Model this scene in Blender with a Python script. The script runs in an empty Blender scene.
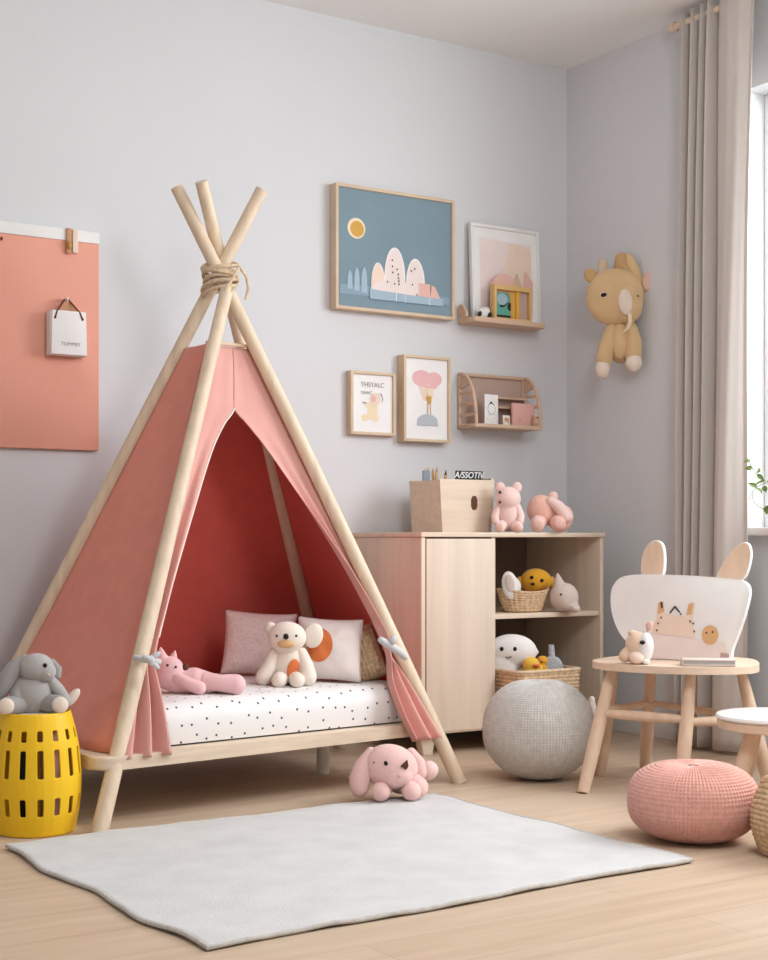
import bpy, bmesh, math, random
from mathutils import Vector, Matrix, Euler
from mathutils import noise as mnoise

PI = math.pi
sc = bpy.context.scene
COL = sc.collection
random.seed(7)

# ------------------------------------------------------------------ camera
cam_data = bpy.data.cameras.new('camera')
cam = bpy.data.objects.new('camera', cam_data)
COL.objects.link(cam)
cam.location = (-4.1305, -4.8892, 0.80)
cam.rotation_euler = (PI / 2, 0, math.radians(-33))
cam_data.sensor_width = 36
cam_data.lens = 54.375
cam_data.shift_y = 0.0625
sc.camera = cam

# ------------------------------------------------------------------ world and light
world = bpy.data.worlds.new('world')
sc.world = world
world.use_nodes = True
bg = world.node_tree.nodes['Background']
bg.inputs['Color'].default_value = (0.93, 0.96, 1.0, 1)
bg.inputs['Strength'].default_value = 1.0

def area(name, loc, target, sx, sy, power, color=(1, 1, 1)):
    l = bpy.data.lights.new(name, 'AREA')
    l.shape = 'RECTANGLE'; l.size = sx; l.size_y = sy; l.energy = power; l.color = color
    o = bpy.data.objects.new(name, l); COL.objects.link(o)
    o.location = loc
    d = Vector(target) - Vector(loc)
    o.rotation_euler = d.to_track_quat('-Z', 'Y').to_euler()
    return o

area('window_daylight', (0.55, -2.55, 2.15), (-2.2, -1.1, 0.3), 2.2, 1.6, 126, (0.90, 0.955, 1.0))
fill = bpy.data.lights.new('fill_light', 'POINT')  # unseen fill light, added to lift the walls and ceiling
fill.energy = 70; fill.shadow_soft_size = 0.3; fill.color = (0.92, 0.96, 1.0)
fill_o = bpy.data.objects.new('fill_light', fill); COL.objects.link(fill_o)
fill_o.location = (-2.1, -3.5, 2.35)

sc.view_settings.view_transform = 'Standard'
sc.view_settings.look = 'None'
sc.view_settings.exposure = 0.0
sc.view_settings.gamma = 1.0
sc.view_settings.use_curve_mapping = False

# ------------------------------------------------------------------ materials
def lin(v):
    v /= 255.0
    return v / 12.92 if v <= 0.04045 else ((v + 0.055) / 1.055) ** 2.4
def rgb(r, g, b): return (lin(r), lin(g), lin(b), 1.0)

def base_mat(name, col, rough=0.6):
    m = bpy.data.materials.new(name); m.use_nodes = True
    nt = m.node_tree; b = nt.nodes['Principled BSDF']
    b.inputs['Base Color'].default_value = col
    b.inputs['Roughness'].default_value = rough
    b.inputs['Specular IOR Level'].default_value = 0.3
    return m, nt, b

def varied(name, col, rough=0.6, var=0.08, scale=(8, 8, 8), bump=0.0, bscale=120.0, sheen=0.0, det=4.0):
    """one colour, broken up by stretched noise, with an optional fine bump"""
    m, nt, b = base_mat(name, col, rough)
    tc = nt.nodes.new('ShaderNodeTexCoord'); mp = nt.nodes.new('ShaderNodeMapping')
    mp.inputs['Scale'].default_value = scale
    nt.links.new(tc.outputs['Object'], mp.inputs['Vector'])
    nz = nt.nodes.new('ShaderNodeTexNoise'); nz.inputs['Scale'].default_value = 1.0
    nz.inputs['Detail'].default_value = det
    nt.links.new(mp.outputs['Vector'], nz.inputs['Vector'])
    rp = nt.nodes.new('ShaderNodeValToRGB')
    rp.color_ramp.elements[0].position = 0.3; rp.color_ramp.elements[1].position = 0.7
    rp.color_ramp.elements[0].color = tuple(max(0, x * (1 - var)) for x in col[:3]) + (1,)
    rp.color_ramp.elements[1].color = tuple(min(1, x * (1 + var)) for x in col[:3]) + (1,)
    nt.links.new(nz.outputs['Fac'], rp.inputs['Fac'])
    nt.links.new(rp.outputs['Color'], b.inputs['Base Color'])
    if bump:
        n2 = nt.nodes.new('ShaderNodeTexNoise'); n2.inputs['Scale'].default_value = bscale
        n2.inputs['Detail'].default_value = 3
        nt.links.new(tc.outputs['Object'], n2.inputs['Vector'])
        bp = nt.nodes.new('ShaderNodeBump'); bp.inputs['Strength'].default_value = bump
        bp.inputs['Distance'].default_value = 0.003
        nt.links.new(n2.outputs['Fac'], bp.inputs['Height'])
        nt.links.new(bp.outputs['Normal'], b.inputs['Normal'])
    if sheen:
        b.inputs['Sheen Weight'].default_value = sheen
        b.inputs['Sheen Roughness'].default_value = 0.5
    return m

def fabric(name, r, g, b, var=0.05, bump=0.35, sheen=0.25): return varied(name, rgb(r, g, b), 0.9, var, (14, 14, 14), bump, 420, sheen)
def plain(name, r, g, b, rough=0.6): return varied(name, rgb(r, g, b), rough, 0.03, (10, 10, 10))
def wood(name, r, g, b, scale, var=0.10): return varied(name, rgb(r, g, b), 0.5, var, scale, 0.08, 200, 0, 6)

M = {}
M['wall'] = varied('wall_paint', rgb(221, 221, 223), 0.85, 0.012, (2, 2, 2), 0.12, 90)
M['ceiling'] = varied('ceiling_paint', rgb(246, 245, 243), 0.9, 0.01, (2, 2, 2))
M['white'] = plain('white_paint', 238, 236, 233, 0.45)
M['white_gloss'] = plain('white_lacquer', 242, 240, 238, 0.3)
M['pole'] = wood('pole_wood', 226, 204, 178, (40, 40, 3))
M['rail'] = wood('rail_wood', 226, 204, 180, (3, 40, 60))
M['ply_v'] = wood('cabinet_wood_upright', 222, 204, 184, (26, 26, 1.6), 0.07)
M['ply_h'] = wood('cabinet_wood_level', 222, 202, 180, (1.8, 26, 40), 0.08)
M['beech'] = wood('beech', 226, 196, 170, (30, 30, 5), 0.08)
M['beech_seat'] = wood('beech_seat', 230, 204, 180, (3, 30, 60), 0.07)
M['frame_wood'] = wood('frame_wood', 216, 192, 164, (12, 12, 12), 0.06)
M['shelf_wood'] = wood('shelf_wood', 214, 182, 156, (4, 30, 40), 0.08)
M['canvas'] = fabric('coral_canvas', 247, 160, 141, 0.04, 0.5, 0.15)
M['shaded_canvas'] = fabric('red_shaded_canvas', 226, 104, 92, 0.04, 0.5, 0.1)  # deeper red than the canvas: the tent's inner shade put into its colour
M['canvas_front'] = fabric('pink_canvas', 240, 180, 169, 0.03, 0.5, 0.3)
M['peach_board'] = varied('peach_board', rgb(236, 168, 147), 0.8, 0.03, (3, 3, 3), 0.2, 300)
M['rope'] = varied('jute_rope', rgb(220, 196, 166), 0.9, 0.2, (90, 90, 90), 0.6, 300)
M['tie'] = fabric('grey_tie', 205, 204, 206)
M['rug'] = varied('rug_weave', rgb(216, 214, 212), 0.95, 0.06, (9, 9, 9), 0.7, 260, 0.2)
M['rug_edge'] = varied('rug_binding', rgb(205, 200, 194), 0.95, 0.1, (60, 60, 60), 0.5, 260)
M['curtain'] = varied('curtain_linen', rgb(214, 205, 198), 0.9, 0.03, (20, 20, 2), 0.3, 350, 0.2)
M['yellow'] = varied('yellow_plastic', rgb(250, 200, 38), 0.42, 0.02, (6, 6, 6))
M['cream'] = fabric('cream_plush', 242, 228, 214)
M['cream_pad'] = fabric('cream_pad', 240, 222, 206)
M['grey_plush'] = fabric('grey_plush', 182, 177, 174)
M['grey_dark'] = fabric('grey_dark_plush', 164, 159, 157)
M['pink_plush'] = fabric('pink_plush', 240, 198, 191)
M['rose_plush'] = fabric('rose_plush', 240, 194, 195)
M['pale_pink'] = fabric('pale_pink_plush', 238, 206, 198)
M['coral_plush'] = fabric('coral_plush', 236, 184, 166)
M['tan_plush'] = fabric('tan_plush', 220, 186, 140)
M['tan_dark'] = fabric('tan_dark_plush', 204, 166, 116)
M['antler'] = fabric('pale_antler_felt', 214, 192, 164)
M['blush'] = fabric('blush_felt', 226, 184, 170)
M['black'] = plain('black_thread', 26, 22, 22, 0.4)
M['brown'] = plain('brown_felt', 96, 58, 44, 0.8)
M['orange'] = fabric('orange_felt', 226, 124, 70)
M['mustard'] = fabric('mustard_plush', 232, 168, 44)
M['duck'] = fabric('yellow_plush', 236, 190, 70)
M['white_plush'] = fabric('white_plush', 236, 232, 228)
M['greige_plush'] = fabric('greige_plush', 214, 198, 188)
M['speckle'] = varied('speckled_felt', rgb(178, 180, 184), 0.9, 0.25, (150, 150, 150), 0.3, 300)
M['pillow_pink'] = varied('pillow_boucle', rgb(246, 220, 216), 0.95, 0.14, (140, 140, 140), 0.7, 220, 0.2)
M['pillow_white'] = fabric('pillow_cotton', 236, 222, 216)
M['wicker'] = varied('wicker', rgb(214, 182, 146), 0.85, 0.22, (70, 70, 70), 0.3, 250)
M['wicker_pale'] = varied('pale_wicker', rgb(224, 196, 164), 0.85, 0.2, (70, 70, 70), 0.3, 250)
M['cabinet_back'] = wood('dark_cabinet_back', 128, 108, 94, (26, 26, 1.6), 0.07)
M['peach_tan'] = fabric('peach_tan_plush', 230, 200, 174)
M['knit_grey'] = varied('grey_knit', rgb(214, 209, 203), 0.95, 0.10, (60, 60, 60), 0.3, 300, 0.3)
M['knit_pink'] = varied('pink_knit', rgb(232, 174, 159), 0.95, 0.08, (60, 60, 60), 0.3, 300, 0.3)
M['brass'] = plain('brass', 190, 140, 70, 0.3)
M['leather'] = plain('tan_leather', 204, 150, 112, 0.6)
M['leather_dark'] = plain('brown_cord', 112, 62, 40, 0.6)
M['paper'] = plain('paper', 244, 242, 240, 0.7)
M['paper_cream'] = plain('cream_paper', 240, 230, 220, 0.7)
M['ink'] = plain('grey_ink', 150, 148, 150, 0.7)
M['ink_dark'] = plain('dark_ink', 70, 62, 60, 0.7)
M['art_blue'] = varied('art_blue', rgb(130, 152, 163), 0.8, 0.04, (5, 5, 5))
M['art_pale_blue'] = plain('art_pale_blue', 168, 190, 204, 0.8)
M['art_mid_blue'] = plain('art_mid_blue', 143, 168, 184, 0.8)
M['art_blush'] = plain('art_blush', 242, 226, 221, 0.8)
M['art_white'] = plain('art_white', 246, 240, 238, 0.8)
M['art_salmon'] = plain('art_salmon', 234, 190, 178, 0.8)
M['art_gold'] = plain('art_gold', 214, 168, 84, 0.8)
M['art_cream'] = plain('art_cream', 244, 224, 190, 0.8)
M['art_pink'] = plain('art_pink', 238, 190, 190, 0.8)
M['art_peach'] = plain('art_peach', 242, 218, 200, 0.8)
M['art_ochre'] = plain('art_ochre', 224, 178, 128, 0.8)
M['art_grey'] = plain('art_grey', 188, 194, 198, 0.8)
M['green_glass'] = plain('sea_green', 96, 170, 150, 0.4)
M['gold_bar'] = plain('gold_bar', 228, 170, 60, 0.5)
M['mauve'] = plain('mauve_card', 190, 164, 152, 0.7)
M['book_pink'] = plain('pink_book_cover', 232, 180, 170, 0.6)
M['book_grey'] = plain('grey_book_cover', 176, 172, 170, 0.6)
M['pencil'] = plain('pencil_wood', 222, 182, 122, 0.5)
M['slate'] = plain('slate_card', 136, 146, 154, 0.6)
M['charcoal'] = plain('charcoal_card', 40, 40, 42, 0.6)
M['leaf'] = varied('leaf', rgb(116, 140, 78), 0.5, 0.2, (30, 30, 30))
M['stem'] = plain('stem', 120, 130, 80, 0.6)
M['pot'] = plain('clay_pot', 226, 216, 206, 0.6)

def translucent(m, f, col):
    nt = m.node_tree; out = nt.nodes['Material Output']; b = nt.nodes['Principled BSDF']
    t = nt.nodes.new('ShaderNodeBsdfTranslucent'); t.inputs['Color'].default_value = col
    mx = nt.nodes.new('ShaderNodeMixShader'); mx.inputs['Fac'].default_value = f
    nt.links.new(b.outputs[0], mx.inputs[1]); nt.links.new(t.outputs[0], mx.inputs[2])
    nt.links.new(mx.outputs[0], out.inputs['Surface'])
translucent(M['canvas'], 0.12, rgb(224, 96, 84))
translucent(M['shaded_canvas'], 0.1, rgb(206, 80, 66))
translucent(M['canvas_front'], 0.15, rgb(236, 160, 150))
translucent(M['curtain'], 0.1, rgb(226, 214, 204))

def floor_mat():
    m, nt, b = base_mat('oak_planks', rgb(214, 184, 152), 0.42)
    tc = nt.nodes.new('ShaderNodeTexCoord')
    br = nt.nodes.new('ShaderNodeTexBrick')
    br.offset = 0.37; br.inputs['Scale'].default_value = 1.0
    br.inputs['Brick Width'].default_value = 1.9; br.inputs['Row Height'].default_value = 0.19
    br.inputs['Mortar Size'].default_value = 0.0016; br.inputs['Mortar Smooth'].default_value = 0.6
    br.inputs['Color1'].default_value = rgb(219, 197, 174); br.inputs['Color2'].default_value = rgb(212, 188, 162)
    br.inputs['Mortar'].default_value = rgb(190, 164, 138)
    nt.links.new(tc.outputs['Object'], br.inputs['Vector'])
    mp = nt.nodes.new('ShaderNodeMapping'); mp.inputs['Scale'].default_value = (1.4, 16, 1)
    nt.links.new(tc.outputs['Object'], mp.inputs['Vector'])
    nz = nt.nodes.new('ShaderNodeTexNoise'); nz.inputs['Scale'].default_value = 1.6; nz.inputs['Detail'].default_value = 7
    nt.links.new(mp.outputs['Vector'], nz.inputs['Vector'])
    rp = nt.nodes.new('ShaderNodeValToRGB')
    rp.color_ramp.elements[0].position = 0.3; rp.color_ramp.elements[1].position = 0.72
    rp.color_ramp.elements[0].color = (0.84, 0.80, 0.76, 1); rp.color_ramp.elements[1].color = (1, 1, 1, 1)
    nt.links.new(nz.outputs['Fac'], rp.inputs['Fac'])
    mx = nt.nodes.new('ShaderNodeMix'); mx.data_type = 'RGBA'; mx.blend_type = 'MULTIPLY'
    mx.inputs['Factor'].default_value = 1.0
    nt.links.new(br.outputs['Color'], mx.inputs['A']); nt.links.new(rp.outputs['Color'], mx.inputs['B'])
    nt.links.new(mx.outputs['Result'], b.inputs['Base Color'])
    bp = nt.nodes.new('ShaderNodeBump'); bp.inputs['Strength'].default_value = 0.06
    nt.links.new(nz.outputs['Fac'], bp.inputs['Height']); nt.links.new(bp.outputs['Normal'], b.inputs['Normal'])
    return m
M['floor'] = floor_mat()

def dots_mat():
    m, nt, b = base_mat('dotted_sheet', rgb(240, 236, 234), 0.9)
    uv = nt.nodes.new('ShaderNodeUVMap')
    vo = nt.nodes.new('ShaderNodeTexVoronoi'); vo.voronoi_dimensions = '2D'
    vo.inputs['Scale'].default_value = 21; vo.inputs['Randomness'].default_value = 0.62
    nt.links.new(uv.outputs['UV'], vo.inputs['Vector'])
    lt = nt.nodes.new('ShaderNodeMath'); lt.operation = 'LESS_THAN'; lt.inputs[1].default_value = 0.082
    nt.links.new(vo.outputs['Distance'], lt.inputs[0])
    mx = nt.nodes.new('ShaderNodeMix'); mx.data_type = 'RGBA'
    mx.inputs['A'].default_value = rgb(240, 236, 234); mx.inputs['B'].default_value = rgb(84, 84, 92)
    nt.links.new(lt.outputs[0], mx.inputs['Factor'])
    nt.links.new(mx.outputs['Result'], b.inputs['Base Color'])
    return m
M['dots'] = dots_mat()

def glass_mat():
    m = bpy.data.materials.new('pane_glass'); m.use_nodes = True
    nt = m.node_tree; nt.nodes.clear()
    o = nt.nodes.new('ShaderNodeOutputMaterial'); t = nt.nodes.new('ShaderNodeBsdfTransparent')
    g = nt.nodes.new('ShaderNodeBsdfGlossy'); g.inputs['Roughness'].default_value = 0.02
    mx = nt.nodes.new('ShaderNodeMixShader'); mx.inputs['Fac'].default_value = 0.05
    nt.links.new(t.outputs[0], mx.inputs[1]); nt.links.new(g.outputs[0], mx.inputs[2]); nt.links.new(mx.outputs[0], o.inputs['Surface'])
    return m
M['glass'] = glass_mat()

# ------------------------------------------------------------------ geometry helpers
class B:
    """collects shapes into one mesh; k scales every length given to it"""
    def __init__(s, k=1.0): s.bm = bmesh.new(); s.k = k
    def _v(s, p): return s.bm.verts.new(Vector(p) * s.k)
    def ell(s, c, r, rot=(0, 0, 0), seg=28):
        if not hasattr(r, '__len__'): r = (r, r, r)
        R = Euler([math.radians(a) for a in rot]).to_matrix()
        n = seg // 2; rows = []
        for i in range(1, n):
            th = PI * i / n
            rows.append([s._v(Vector(c) + R @ Vector((r[0] * math.sin(th) * math.cos(2 * PI * j / seg), r[1] * math.sin(th) * math.sin(2 * PI * j / seg), r[2] * math.cos(th)))) for j in range(seg)])
        t = s._v(Vector(c) + R @ Vector((0, 0, r[2]))); b = s._v(Vector(c) - R @ Vector((0, 0, r[2])))
        for j in range(seg):
            k = (j + 1) % seg
            s.bm.faces.new((t, rows[0][j], rows[0][k])); s.bm.faces.new((b, rows[-1][k], rows[-1][j]))
            for i in range(len(rows) - 1): s.bm.faces.new((rows[i][j], rows[i + 1][j], rows[i + 1][k], rows[i][k]))
        return s
    def tube(s, pts, rad, seg=16, caps=True, round_ends=False, closed=False):
        P = [Vector(p) for p in pts]
        if not hasattr(rad, '__len__'): rad = [rad] * len(P)
        rad = list(rad)
        if round_ends:
            a = (P[0] - P[1]).normalized(); z = (P[-1] - P[-2]).normalized()
            A = []; Ar = []; Z = []; Zr = []
            for i in range(1, 5):
                t = PI / 2 * i / 4.4
                A.insert(0, P[0] + a * rad[0] * math.sin(t)); Ar.insert(0, rad[0] * math.cos(t))
                Z.append(P[-1] + z * rad[-1] * math.sin(t)); Zr.append(rad[-1] * math.cos(t))
            P = A + P + Z; rad = Ar + rad + Zr
        n = len(P); rings = []; up = None
        for i in range(n):
            if closed: d = P[(i + 1) % n] - P[i - 1]
            else: d = P[min(i + 1, n - 1)] - P[max(i - 1, 0)]
            d.normalize()
            if up is None:
                up = Vector((0, 0, 1)) if abs(d.z) < 0.9 else Vector((0, 1, 0))
            x = up - d * up.dot(d); x.normalize(); y = d.cross(x); up = x
            rings.append([s._v(P[i] + (x * math.cos(2 * PI * j / seg) + y * math.sin(2 * PI * j / seg)) * rad[i]) for j in range(seg)])
        m = n if closed else n - 1
        for i in range(m):
            A, Z = rings[i], rings[(i + 1) % n]
            for j in range(seg):
                k = (j + 1) % seg
                s.bm.faces.new((A[j], A[k], Z[k], Z[j]))
        if caps and not closed:
            s.bm.faces.new(rings[0][::-1]); s.bm.faces.new(rings[-1])
        return s
    def box(s, c, d, rot=(0, 0, 0), bev=0.0):
        R = Euler([math.radians(a) for a in rot]).to_matrix()
        v = [s._v(Vector(c) + R @ Vector((x * d[0] / 2, y * d[1] / 2, z * d[2] / 2))) for z in (-1, 1) for y in (-1, 1) for x in (-1, 1)]
        fs = [s.bm.faces.new([v[i] for i in f]) for f in ((0, 2, 3, 1), (4, 5, 7, 6), (0, 1, 5, 4), (2, 6, 7, 3), (0, 4, 6, 2), (1, 3, 7, 5))]
        if bev:
            es = {e for f in fs for e in f.edges}
            bmesh.ops.bevel(s.bm, geom=list(es), offset=bev * s.k, segments=3, profile=0.5, affect='EDGES')
        return s
    def span(s, a, b, bev=0.0):
        return s.box([(a[i] + b[i]) / 2 for i in range(3)], [abs(b[i] - a[i]) for i in range(3)], bev=bev)
    def prism(s, pts, axis, a, b, bev=0.0):
        """closed outline extruded along an axis; pts are the two other coordinates in order"""
        def mk(p, t):
            if axis == 'y': return (p[0], t, p[1])
            if axis == 'x': return (t, p[0], p[1])
            return (p[0], p[1], t)
        A = [s._v(mk(p, a)) for p in pts]; Z = [s._v(mk(p, b)) for p in pts]; n = len(pts)
        f1 = s.bm.faces.new(A); f2 = s.bm.faces.new(Z[::-1])
        for i in range(n): s.bm.faces.new((A[i], Z[i], Z[(i + 1) % n], A[(i + 1) % n]))
        if bev:
            es = list(set(f1.edges) | set(f2.edges))
            bmesh.ops.bevel(s.bm, geom=es, offset=bev * s.k, segments=3, profile=0.5, affect='EDGES')
        return s
    def lathe(s, prof, seg=48, cap0=False, cap1=False, c=(0, 0, 0), sx=1.0, sy=1.0):
        rings = [[s._v((c[0] + r * sx * math.cos(2 * PI * j / seg), c[1] + r * sy * math.sin(2 * PI * j / seg), c[2] + z)) for j in range(seg)] for r, z in prof]
        for i in range(len(rings) - 1):
            for j in range(seg):
                k = (j + 1) % seg
                s.bm.faces.new((rings[i][j], rings[i][k], rings[i + 1][k], rings[i + 1][j]))
        if cap0: s.bm.faces.new(rings[0][::-1])
        if cap1: s.bm.faces.new(rings[-1])
        return s
    def grid(s, fn, nu, nv, uvfn=None):
        V = [[s._v(fn(i / nu, j / nv)) for i in range(nu + 1)] for j in range(nv + 1)]
        uvl = s.bm.loops.layers.uv.verify() if uvfn else None
        for j in range(nv):
            for i in range(nu):
                f = s.bm.faces.new((V[j][i], V[j][i + 1], V[j + 1][i + 1], V[j + 1][i]))
                if uvl:
                    for l, (a, b) in zip(f.loops, ((i, j), (i + 1, j), (i + 1, j + 1), (i, j + 1))): l[uvl].uv = uvfn(a / nu, b / nv)
        return s
    def fuse(s, voxel, it=6):
        """melts the shapes into one smooth stuffed body"""
        me = bpy.data.meshes.new('tmp'); s.bm.to_mesh(me); s.bm.free()
        o = bpy.data.objects.new('tmp', me); COL.objects.link(o)
        r = o.modifiers.new('r', 'REMESH'); r.mode = 'VOXEL'; r.voxel_size = voxel * s.k
        w = o.modifiers.new('s', 'SMOOTH'); w.factor = 0.5; w.iterations = it
        bpy.context.view_layer.update()
        dg = bpy.context.evaluated_depsgraph_get()
        me2 = bpy.data.meshes.new_from_object(o.evaluated_get(dg))
        bpy.data.objects.remove(o); bpy.data.meshes.remove(me)
        s.bm = bmesh.new(); s.bm.from_mesh(me2); bpy.data.meshes.remove(me2)
        return s
    def done(s, name, mat, parent=None, smooth=True, solid=0.0, off=0.0, sub=0, label=None, angle=40, norm=True):
        if norm: bmesh.ops.recalc_face_normals(s.bm, faces=s.bm.faces)
        me = bpy.data.meshes.new(name); s.bm.to_mesh(me); s.bm.free()
        me.materials.append(M[mat] if isinstance(mat, str) else mat)
        if smooth:
            me.polygons.foreach_set('use_smooth', [True] * len(me.polygons))
            if angle < 180: me.set_sharp_from_angle(angle=math.radians(angle))
        o = bpy.data.objects.new(name, me); COL.objects.link(o)
        if parent: o.parent = parent
        if solid:
            md = o.modifiers.new('thickness', 'SOLIDIFY'); md.thickness = solid; md.offset = off
        if sub:
            md = o.modifiers.new('smooth', 'SUBSURF'); md.levels = sub; md.render_levels = sub
        if label: o['label'] = label
        return o

def thing(name, label, cat, loc=(0, 0, 0), rz=0.0, group=None):
    o = bpy.data.objects.new(name, None); COL.objects.link(o)
    o.empty_display_size = 0.05
    o.location = loc; o.rotation_euler = (0, 0, rz)
    return tag(o, label, cat, group)
def tag(o, label, cat, group=None):
    o['label'] = label; o['category'] = cat
    if group: o['group'] = group
    return o
def struct(b, name, mat, label, parent=None, **kw):
    o = b.done(name, mat, parent, **kw); o['kind'] = 'structure'; o['label'] = label
    return o
def lerp(a, b, t): return Vector(a) + (Vector(b) - Vector(a)) * t
def arc(cx, cz, rx, rz, a0, a1, n): return [(cx + rx * math.cos(math.radians(a0 + (a1 - a0) * i / n)), cz + rz * math.sin(math.radians(a0 + (a1 - a0) * i / n))) for i in range(n + 1)]
def oval(cx, cz, rx, rz, n=28): return [(cx + rx * math.cos(2 * PI * i / n), cz + rz * math.sin(2 * PI * i / n)) for i in range(n)]
def rounded(pts, it=3):
    for _ in range(it):
        q = []
        for i in range(len(pts)):
            a, b = pts[i], pts[(i + 1) % len(pts)]
            q += [(a[0] * .75 + b[0] * .25, a[1] * .75 + b[1] * .25), (a[0] * .25 + b[0] * .75, a[1] * .25 + b[1] * .75)]
        pts = q
    return pts
def interp(tab, x):
    n = len(tab)
    if n > 2 and tab[0][0] < x < tab[-1][0]:
        i = max(j for j in range(n - 1) if tab[j][0] <= x)
        (x0, y0), (x1, y1) = tab[i], tab[i + 1]
        d = (y1 - y0) / (x1 - x0)
        m0 = d if i == 0 else .5 * (d + (y0 - tab[i - 1][1]) / (x0 - tab[i - 1][0]))
        m1 = d if i == n - 2 else .5 * (d + (tab[i + 2][1] - y1) / (tab[i + 2][0] - x1))
        t = (x - x0) / (x1 - x0); h = x1 - x0
        return y0 * (2 * t ** 3 - 3 * t * t + 1) + m0 * h * (t ** 3 - 2 * t * t + t) + y1 * (3 * t * t - 2 * t ** 3) + m1 * h * (t ** 3 - t * t)
    if x <= tab[0][0]: return tab[0][1]
    for (a, p), (b, q) in zip(tab, tab[1:]):
        if x <= b: return p + (q - p) * (x - a) / (b - a)
    return tab[-1][1]
def letters(txt, size, depth, name, mat, parent, loc, rot=(90, 0, 0), shear=0.0, bold=0.0):
    cu = bpy.data.curves.new('t', 'FONT'); cu.body = txt; cu.size = size; cu.extrude = depth; cu.align_x = 'CENTER'; cu.shear = shear; cu.offset = bold
    o = bpy.data.objects.new('t', cu); COL.objects.link(o)
    bpy.context.view_layer.update()
    me = bpy.data.meshes.new_from_object(o.evaluated_get(bpy.context.evaluated_depsgraph_get()))
    bpy.data.objects.remove(o); bpy.data.curves.remove(cu)
    me.materials.clear(); me.materials.append(M[mat])
    n = bpy.data.objects.new(name, me); COL.objects.link(n); n.parent = parent
    n.location = loc; n.rotation_euler = [math.radians(a) for a in rot]
    return n

# ------------------------------------------------------------------ the room
CEIL = 2.858
struct(B().span((-5.6, -6.2, -0.08), (0.2, 0.2, 0)), 'floor', 'floor', 'pale oak plank floor', smooth=False)
struct(B().span((-5.6, 0, 0), (0.2, 0.2, CEIL)), 'wall_back', 'wall', 'pale grey wall behind the play tent and the cabinet', smooth=False)
struct(B().span((-5.6, -6.2, CEIL), (0.2, 0.2, CEIL + 0.1)), 'ceiling', 'ceiling', 'white ceiling', smooth=False)
WY0, WY1, WZ0, WZ1 = -1.03, -3.3, 0.845, 2.50
struct(B().span((-5.7, -6.2, 0), (-5.6, 0.2, CEIL)), 'wall_left', 'wall', 'grey wall to the left', smooth=False)
re_ = B()
re_.span((-5.6, -6.3, 0), (0.2, -6.2, CEIL))
struct(re_, 'wall_rear', 'wall', 'grey wall facing the play tent', smooth=False)
wr = B()
wr.span((0, WY0, 0), (0.2, 0, CEIL)).span((0, -6.2, 0), (0.2, WY1, CEIL))
wr.span((0, WY1, 0), (0.2, WY0, WZ0)).span((0, WY1, WZ1), (0.2, WY0, CEIL))
struct(wr, 'wall_right', 'wall', 'grey wall on the right with the window and the hanging plush deer', smooth=False)
struct(B().span((-5.6, -0.014, 0), (-0.014, 0, 0.07), bev=0.003), 'baseboard_back', 'white', 'white baseboard along the back wall')
struct(B().span((-0.014, -6.2, 0), (0, 0, 0.07), bev=0.003), 'baseboard_right', 'white', 'white baseboard along the right wall')
w1 = bpy.data.objects.new('window_1', None); COL.objects.link(w1)
w1['kind'] = 'structure'; w1['label'] = 'bright white window beside the curtain'
w1.location = (0.14, -2.18, WZ0)
fr = B(); ym = (WY0 - WY1) / 2; H = WZ1 - WZ0
YA, YB = WY0 + 2.18, WY1 + 2.18
for a, b in (((-.03, YA - .05, 0), (.03, YA, H)), ((-.03, YB, 0), (.03, YB + .05, H)), ((-.03, YB + .05, 0), (.03, YA - .05, .05)), ((-.03, YB + .05, H - .05), (.03, YA - .05, H)), ((-.02, -.025, .05), (.02, .025, H - .05))):
    fr.span(a, b, bev=0.004)
fr.done('frame', 'white', w1)
B().span((-.004, YB + .05, .05), (.004, -.025, H - .05)).done('pane', 'glass', w1, smooth=False)
B().span((-.004, .025, .05), (.004, YA - .05, H - .05)).done('pane', 'glass', w1, smooth=False)
struct(B().span((-0.06, WY1 + .02, WZ0 - .03), (0.10, WY0 - .01, WZ0 + .002), bev=0.006), 'trim_1', 'white', 'white window sill')

# ------------------------------------------------------------------ curtain and rod
rod = thing('curtain_rod', 'pale wooden rod above the grey curtain, up at the ceiling', 'curtain rod', (-0.10, -1.9, 2.80))
B().tube([(0, 1.13, 0), (0, -1.4, 0)], 0.014, 16).done('rod', 'rail', rod)
B().tube([(0, 1.13, 0), (0, 1.155, 0)], [0.021, 0.018], 16).done('finial', 'rail', rod)
B().tube([(0, 1.10, 0), (0.095, 1.10, 0)], 0.009, 12).tube([(0.086, 1.10, 0), (0.1, 1.10, 0)], 0.024, 16).done('bracket', 'leather_dark', rod)
B().tube([(0, -1.3, 0), (0.095, -1.3, 0)], 0.009, 12).tube([(0.086, -1.3, 0), (0.1, -1.3, 0)], 0.024, 16).done('bracket', 'leather_dark', rod)

def curtain_pt(u, v):
    # u along the rail away from the corner, v from top to floor
    top = -0.80 - 0.365 * u; bot = -0.765 - 0.355 * u
    y = top + (bot - top) * v ** 0.8
    # narrow folds on the first half, one broad sweep after
    if u < 0.56:
        ph = u / 0.56 * 4.5
        x = 0.034 * math.sin(2 * PI * ph)
        x += 0.012 * math.sin(4 * PI * ph + 1.0)
    else:
        t = (u - 0.56) / 0.44
        x = -0.045 * math.sin(PI * min(1, t * 1.1)) ** 0.8 + 0.0012 * math.sin(2 * PI * t * 4 + v * 3)
    x *= 0.8 + 0.35 * v
    x += 0.006 * math.sin(7 * v + 9 * u)
    return (-0.095 + x, y + 0.006 * math.sin(5 * v + 12 * u), 2.835 + (0.015 - 2.835) * v)
cu = B().grid(curtain_pt, 150, 60).done('curtain', 'curtain', solid=0.003)
tag(cu, 'long greige curtain in upright folds beside the bright window', 'curtain')

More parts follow.
